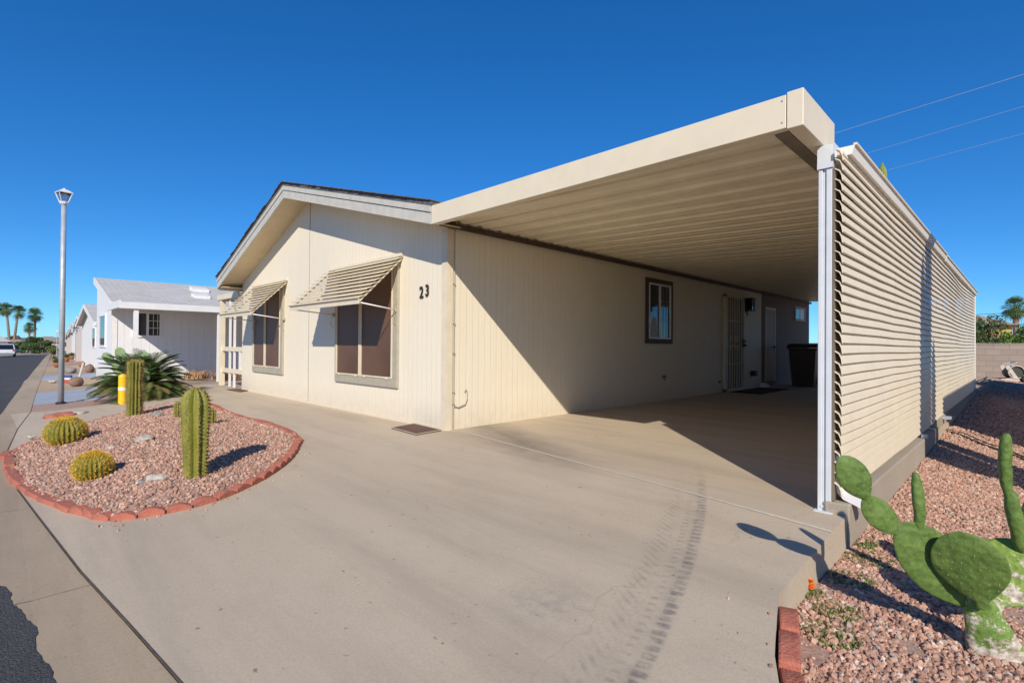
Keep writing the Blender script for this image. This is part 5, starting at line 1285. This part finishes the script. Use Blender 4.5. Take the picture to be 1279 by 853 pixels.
for i, (pxb, pyb, pxt, pyt, dep, cr, lb) in enumerate(((12, 434, 7.5, 386, 105, 1.75, 'second palm from the left, tall with reddish trunk'), (17, 434, 23, 389, 105, 1.75, 'tall leaning fan palm, third from the left'), (43, 435, 44, 393, 108, 1.9, 'rightmost tall fan palm above the dark bush'), (36, 435, 37, 409, 102, 1.35, 'shortest fan palm left of the rightmost one'), (-2, 434, -5, 384, 105, 1.8, 'leftmost fan palm cut by the edge of the view'))):
    a = cpt(pxb, pyb, dep); z0 = -1.4; a.z = z0; e = cpt(pxt, pyt, dep)
    fan_palm(a, e.z-z0, cr, lb, (e.x-a.x, e.y-a.y), .19 if i != 3 else .15, i, group='fan palms at the end of the street')
p = cpt(1270, 440, 48); e = cpt(1268, 384, 48); p.z = -.2; fan_palm(p, e.z-p.z, 1.35, 'single fan palm beyond the block wall at right', (e.x-p.x, e.y-p.y), .2, 9, group=None)
def leafy(name, c, rx, ry, rz__, n, leaf, m, label, trunk=True, seed=0, cat='tree', clumps=9, group=None):
    """crown of leaf faces gathered in clumps over a trunk with limbs; c is the ground point"""
    t = empty(name, c, label, cat, group); rs = random.Random(seed); A = MB(); T = MB(); cz = rz__+(.25*rz__ if trunk else 0)
    cl = []
    for i in range(clumps):
        a = rs.uniform(0, 6.28); q = rs.random()**.5*.72; z = rs.uniform(-.75, .75) if not trunk else rs.uniform(-.6, .7); k_ = math.sqrt(max(.1, 1-z*z))
        cl.append((Vector((math.cos(a)*q*rx*k_, math.sin(a)*q*ry*k_, cz+z*rz__)), rs.uniform(.30, .48)))
    for i in range(n):
        cc, s = rs.choice(cl); d = Vector((rs.gauss(0, 1), rs.gauss(0, 1), rs.gauss(0, 1))).normalized()*(rs.random()**.4)
        p_ = cc+Vector((d.x*rx*s, d.y*ry*s, d.z*rz__*s)); p_.z = max(p_.z, .02)
        u = Vector((rs.uniform(-1, 1), rs.uniform(-1, 1), rs.uniform(-1, 1))).normalized(); v = u.cross(Vector((rs.uniform(-1, 1), rs.uniform(-1, 1), rs.uniform(-1, 1)))).normalized(); l_ = leaf*rs.uniform(.6, 1.3)
        A.add([p_-u*l_, p_+v*l_*.5, p_+u*l_, p_-v*l_*.5], [(0, 1, 2, 3)])
    A.build('crown', m, t, origin=(0, 0, 0), fix=False)
    T.tube([(0, 0, -.1), (0, 0, cz*.5), (0, 0, cz)], [rx*.07, rx*.05, rx*.03], 7)
    for cc, s in cl: T.tube([(0, 0, cz*.45), cc*.6+Vector((0, 0, cz*.2)), cc], [rx*.035, rx*.022, rx*.01], 5)
    T.build('trunk', 'bark', t, origin=(0, 0, 0))
    return t
def lp(px_, dep, z): q_ = cpt(px_, 430, dep); q_.z = z; return q_
leafy('bush', lp(38, 96, -1.35), 2.2, 2.2, 1.7, 2600, .16, 'leaf_d', 'dark bush at the foot of the palms', False, 1, 'bush')
leafy('tree', lp(30, 100, -1.35), 1.6, 1.6, 1.5, 1500, .16, 'leaf', 'dark green shrub left of the palm trunks', False, 2, 'bush')
leafy('tree', lp(54, 92, -1.35), 2.3, 2.3, 1.15, 2600, .14, 'leaf', 'low round tree behind the white sedan', True, 3)
p = at(66, 444); leafy('bush', p, .75, .75, .55, 1500, .07, 'yellowbush', 'yellow green bush beside the street, left of the lamp pole', False, 4, 'bush')
# trees past the block wall at the right: hedge
for i, (px_, dep, r_, h_, m_, lb) in enumerate(((1231, 30, 1.15, 1.35, 'leaf_d', 'dark rounded tree beyond the block wall nearest the carport'), (1256, 30, 1.0, 1.12, 'leaf_l', 'bright green hedge shrub beyond the wall, left one'), (1276, 30, 1.2, 1.22, 'leaf_l', 'bright green hedge shrub beyond the wall under the palm'), (1298, 30, 1.3, 1.4, 'leaf_l', 'bright green hedge shrub beyond the wall, out at the right'))):
    leafy('hedge_shrub' if i else 'tree', lp(px_, dep, -.2), r_, r_, h_, 5200, .075, m_, lb, i == 0, 30+i, 'tree' if i == 0 else 'bush', 12)
# yellowish building beyond wall
q_ = cpt(1243, 436, 40); bb = empty('far_building', (q_.x, q_.y, 0), 'yellow walled building with tan roof beyond the block wall', 'building'); b = MB(); b.box(-3, 0, -.3, .9, 5, 2.9); b.build('wall', 'tile', bb, origin=(0, 0, 0)); b = MB(); b.prism([Vector((-3.4, 0, 2.9)), Vector((1.3, 0, 2.9)), Vector((-1, 0, 3.7))], (0, -.4, 0), (0, 5.4, 0)); b.build('roof', 'shingle_t', bb, origin=(0, 0, 0))
# block wall
BW = 21.2
wl = empty('block_wall', (0, BW, 0), 'tan concrete block wall at the back of the yard', 'wall'); b = MB(); b.box(-30, 0, -.3, 30, .15, 1.16); b.build('masonry', 'block', wl, origin=(0, 0, 0)); b = MB(); b.box(-30, -.012, 1.163, 30, .162, 1.225); b.build('cap', 'block', wl, origin=(0, 0, 0))
# hose reel cart by the wall
def reel(loc):
    t = empty('hose_reel_cart', loc, 'beige hose reel cart standing by the block wall', 'hose reel'); s = .72
    def T_(b, n, m_): return b.build(n, m_, t, origin=(0, 0, 0))
    b = MB()
    for y_ in (-.22, .22):
        b.prism([Vector(p_)*s for p_ in ((-.42, 0, 0), (-.28, 0, 0), (.12, 0, .72), (.22, 0, .72), (.24, 0, .60), (-.05, 0, .15), (.42, 0, .10), (.42, 0, .0), (.2, 0, 0))][:9], (0, y_-.015, 0), (0, y_+.015, 0))
    T_(b, 'side_frame', 'reelplastic')
    b = MB(); b.tube([(-.10, -.2, .30), (-.10, .2, .30)], .20, 18); T_(b, 'hose_drum', 'hose')
    b = MB()
    for y_ in (-.24, .24): b.tube([(-.10+.21*math.cos(a), y_, .30+.21*math.sin(a)) for a in [i*math.pi/8 for i in range(17)]], .018, 6)
    T_(b, 'drum_rim', 'reelplastic')
    for y_ in (-.28, .28):
        b = MB(); b.tube([(-.30, y_-.02, .10), (-.30, y_+.02, .10)], .10, 14); w_ = T_(b, 'wheel', 'rubber'); b = MB(); b.tube([(-.30, y_-.025, .10), (-.30, y_+.025, .10)], .04, 10); b.build('hub', 'reelplastic', w_, origin=(0, 0, 0))
    b = MB(); b.tube([(.12, -.22, .5), (-.12, -.22, .62), (-.12, .22, .62), (.12, .22, .5)], .018, 6); T_(b, 'handle', 'galv')
    t.rotation_euler[2] = R(200)
reel(Vector((4.42, 20.3, gzr(4.4, 20.3)+.0)))
p2_ = Vector((4.85, 20.5, gzr(4.8, 20.5))); b = MB(); b.lathe([(.14, 0), (.2, .06), (.22, .36), (.24, .40), (.20, .40), (.18, .3)], 16); o = b.build('plant_pot', 'black', origin=(0, 0, 0)); o.location = p2_; tag(o, 'dark pot standing by the wall right of the hose reel', 'pot')

# neighbour to the right: its shadow covers the rear gravel
gable_house('neighbour_house', 14.2, 2.75, -.1, 7.2, 12.4, 2.85, 3.9, 'home on the next lot to the right of the gravel yard', wall='npink', cover=False, vents=False, win=False)

# ------------------------------------------------------------------ clutter up the street
def ball(px_, py_, w, m, label, name, cat, sq=.85, am=.08, seed=0, smooth=True):
    p_ = at(px_, py_); r_ = w*depth(p_)/FPX/2; b = MB(); b.blob((0, 0, r_*sq*.8), r_, 3, am, seed, (1, 1, sq)); o = b.build(name, m, smooth=smooth); o.location = p_; tag(o, label, cat)
ball(95, 482, 15, 'boulder', 'round brown boulder just right of the lamp pole', 'boulder', 'boulder', seed=1)
ball(112, 465, 10, 'boulder', 'reddish boulder before the second home', 'boulder', 'boulder', 1.1, seed=2)
ball(88, 466, 12, 'rockg', 'grey brown boulder behind the flag ornament', 'boulder', 'boulder', .7, .15, 3)
ball(102, 458, 7, 'boulder', 'small reddish rock near the leaning board', 'boulder', 'boulder', 1.1, .1, 4)
ball(66, 478, 8, 'rock', 'small pale rock left of the lamp pole', 'boulder', 'boulder', .5, .2, 5)
def pot(px_, py_, w, label, m='terracotta'):
    p_ = at(px_, py_); r_ = w*depth(p_)/FPX/2; t = empty('plant_pot', p_, label, 'pot'); b = MB(); b.lathe([(r_*.6, 0), (r_*.95, r_*1.3), (r_*1.05, r_*1.5), (r_*.85, r_*1.5), (r_*.7, r_*1.2)], 14); b.build('vessel', m, t, origin=(0, 0, 0), smooth=True)
    rs = random.Random(px_); A = MB()
    for i in range(90):
        d = Vector((rs.uniform(-1, 1), rs.uniform(-1, 1), rs.uniform(.3, 2))).normalized()*r_*rs.uniform(1, 2.2); s = Vector((rs.uniform(-1, 1), rs.uniform(-1, 1), 0)).normalized()*r_*.14; c = Vector((0, 0, r_*1.3)); A.add([c, c+d*.6+s, c+d, c+d*.6-s], [(0, 1, 2, 3)])
    A.build('foliage', 'leaf', t, origin=(0, 0, 0), fix=False)
pot(71, 459, 8, 'terracotta pot left of the lamp pole'); pot(83, 452, 7, 'terracotta pot right of the lamp pole'); pot(90, 449, 6, 'smaller terracotta pot farther up the beds'); pot(68, 452, 5, 'small pot beside the yellow green bush', 'orange')
# leaning board, flag ornament, windmill ornament
p_ = at(99, 471); k = depth(p_)/FPX; b = MB(); b.tube([p_, p_+CR*5*k+Vector((0, 0, 18*k))], 1.2*k, 6); tag(b.build('leaning_post', 'npink', origin=p_), 'pale slanting stick beside the boulder', 'post')
p_ = at(85, 478); k = depth(p_)/FPX; t = empty('flag_ornament', p_, 'small red white and blue yard ornament by the round boulder', 'ornament')
b = MB(); b.box(-.16, -.03, 0, .16, .03, .09); b.build('base', 'signred', t, origin=(0, 0, 0)); b = MB(); b.box(-.13, -.025, .093, .13, .025, .14); b.build('stripe', 'white', t, origin=(0, 0, 0)); b = MB(); b.box(-.1, -.03, .143, .1, .03, .22); b.build('crest', 'signblue', t, origin=(0, 0, 0)); t.rotation_euler[2] = R(45)
p_ = at(94, 455); k = depth(p_)/FPX; t = empty('wind_spinner', p_, 'grey metal wind spinner on a mast before the second home', 'ornament')
b = MB(); b.tube([(0, 0, 0), (0, 0, 44*k)], .02, 6); b.build('mast', 'galv', t, origin=(0, 0, 0))
for i in range(8):
    a = i*math.pi/4; b = MB(); c = Vector((0, -.05, 46*k)); d = CR*math.cos(a)+Vector((0, 0, 1))*math.sin(a); e_ = CR*math.cos(a+.5)+Vector((0, 0, 1))*math.sin(a+.5); b.prism([c+d*.08, c+d*.34, c+(e_)*.34], (0, -.006, 0), (0, .006, 0)); b.build('blade', 'galv', t, origin=(0, 0, 0))
p_ = at(88, 446); t = empty('ladder_railing', p_, 'white porch railing steps before the second home', 'railing'); k = depth(p_)/FPX
for x_ in (0, .5):
    b = MB(); b.box(x_, 0, 0, x_+.05, .05, 1.1); b.build('upright', 'white', t, origin=(0, 0, 0))
b = MB(); b.box(0, .055, .95, .55, .09, 1.02); b.build('rail', 'white', t, origin=(0, 0, 0))
# awning arm poles on the second home
a = onx(93, 425, -23.9); e = onx(112, 408, -23.9)
# distant street lamp
p_ = at(71, 445); q_ = cpt(71, 441, 60); t = empty('street_lamp', (q_.x, q_.y, -1), 'distant thin street lamp left of the near lamp pole', 'street lamp'); b = MB(); b.tube([(0, 0, 0), (0, 0, 2.95)], .04, 6); b.build('pole', 'galv', t, origin=(0, 0, 0)); b = MB(); b.sweep([[Vector((sx*w, sy*w, zz)) for sx, sy in ((-1, -1), (1, -1), (1, 1), (-1, 1))] for w, zz in ((.08, 2.95), (.17, 3.2), (.05, 3.3))]); b.build('lantern', 'whitemetal', t, origin=(0, 0, 0))
# rubble by the walk
for i, (px_, py_) in enumerate(((66, 521), (76, 519), (86, 518), (97, 516))):
    p_ = at(px_, py_); b = MB(); b.blob((0, 0, .01), .16, 2, .2, i, (1, .8, .22)); o = b.build('broken_block', 'brickred' if i < 3 else 'rock'); o.location = p_; tag(o, ['flat red rubble piece nearest the street by the walk', 'second flat red rubble piece from the street', 'third flat red rubble piece from the street', 'pale rubble piece at the end of the red row'][i], 'rubble')

# wires
def wire(a, b, r, label, m='wirebright', ext=(1.2, 1.5)):
    a, b = Vector(a), Vector(b); d = b-a; A_ = a-d*ext[0]; B_ = b+d*ext[1]; m_ = MB(); m_.tube([A_.lerp(B_, i/12) for i in range(13)], r, 5); tag(m_.build('power_line', m), label, 'power line')
def hz(px_, py_, z): d = ray(px_, py_); return CAM+d*((z-CAM.z)/d.z)
wire(hz(1058, 162, 26), hz(1279, 93, 26), .022, 'uppermost overhead power line at the upper right')
wire(hz(1082, 192, 24), hz(1279, 133, 24), .020, 'middle overhead power line at the upper right')
wire(hz(1112, 212, 22), hz(1279, 167, 22), .019, 'lowest of the three overhead power lines at the upper right')
wire(cpt(1220, 393, 60), cpt(1258, 391, 60), .03, 'thin dark wire running toward the single palm', 'hose', (1.5, 2.5))

# far hills
b = MB(); n = 80
for i in range(n):
    a0 = R(60+i*130/n); a1 = R(60+(i+1)*130/n)
    h0 = 22+16*noise.noise(Vector((i*.14, 0, 0)))+6*noise.noise(Vector((i*.5, 3, 0))); h1 = 22+16*noise.noise(Vector(((i+1)*.14, 0, 0)))+6*noise.noise(Vector(((i+1)*.5, 3, 0)))
    D_ = 2600
    b.add([(D_*math.cos(a0), D_*math.sin(a0), -10), (D_*math.cos(a1), D_*math.sin(a1), -10), (D_*1.15*math.cos(a1), D_*1.15*math.sin(a1), h1), (D_*1.15*math.cos(a0), D_*1.15*math.sin(a0), h0), (D_*1.3*math.cos(a1), D_*1.3*math.sin(a1), -10), (D_*1.3*math.cos(a0), D_*1.3*math.sin(a0), -10)], [(0, 1, 2, 3), (3, 2, 4, 5)])
tag(b.build('hills', 'hill', fix=False), 'faint blue hills on the horizon', 'hills', kind='structure')

# ------------------------------------------------------------------ light, sky, camera
sun_to = Vector((.97, -1, .86)).normalized(); el = math.asin(sun_to.z); az = math.atan2(sun_to.x, sun_to.y)
w = bpy.data.worlds.new('World'); sc.world = w; w.use_nodes = True; nt = w.node_tree; bg = nt.nodes['Background']
sky = nt.nodes.new('ShaderNodeTexSky'); sky.sky_type = 'NISHITA'; sky.sun_disc = False; sky.sun_elevation = el; sky.sun_rotation = az
sky.altitude = 400; sky.air_density = .75; sky.dust_density = .0; sky.ozone_density = 2.5
hs = nt.nodes.new('ShaderNodeHueSaturation'); hs.inputs['Saturation'].default_value = 1.32; mx = nt.nodes.new('ShaderNodeMix'); mx.data_type = 'RGBA'; mx.blend_type = 'MULTIPLY'; mx.inputs[0].default_value = 1; mx.inputs[7].default_value = (.56, .83, .96, 1)
nt.links.new(sky.outputs[0], hs.inputs['Color']); nt.links.new(hs.outputs[0], mx.inputs[6]); gm = nt.nodes.new('ShaderNodeGamma'); gm.inputs[1].default_value = .8; m2 = nt.nodes.new('ShaderNodeMix'); m2.data_type = 'RGBA'; m2.blend_type = 'MULTIPLY'; m2.inputs[0].default_value = 1; m2.inputs[7].default_value = (.68, 1.0, 1.27, 1); nt.links.new(mx.outputs[2], gm.inputs[0]); nt.links.new(gm.outputs[0], m2.inputs[6]); nt.links.new(m2.outputs[2], bg.inputs[0]); bg.inputs[1].default_value = .145
s = bpy.data.lights.new('sun', 'SUN'); s.energy = 4.4; s.angle = R(.53); s.color = (1, .90, .76)
so = bpy.data.objects.new('sun', s); C.objects.link(so); so.rotation_euler = sun_to.to_track_quat('Z', 'Y').to_euler()
cam = bpy.data.cameras.new('camera'); co = bpy.data.objects.new('camera', cam); C.objects.link(co); sc.camera = co
cam.sensor_width = 36; cam.lens = 36*FPX/1279; cam.clip_end = 6000; cam.clip_start = .05
co.matrix_world = Matrix(((CR.x, CU.x, -CF.x, CAM.x), (CR.y, CU.y, -CF.y, CAM.y), (CR.z, CU.z, -CF.z, CAM.z), (0, 0, 0, 1)))
sc.view_settings.view_transform = 'Standard'; sc.view_settings.look = 'None'; sc.view_settings.exposure = .13; sc.view_settings.gamma = 1
sc.cycles.max_bounces = 12; sc.cycles.diffuse_bounces = 8
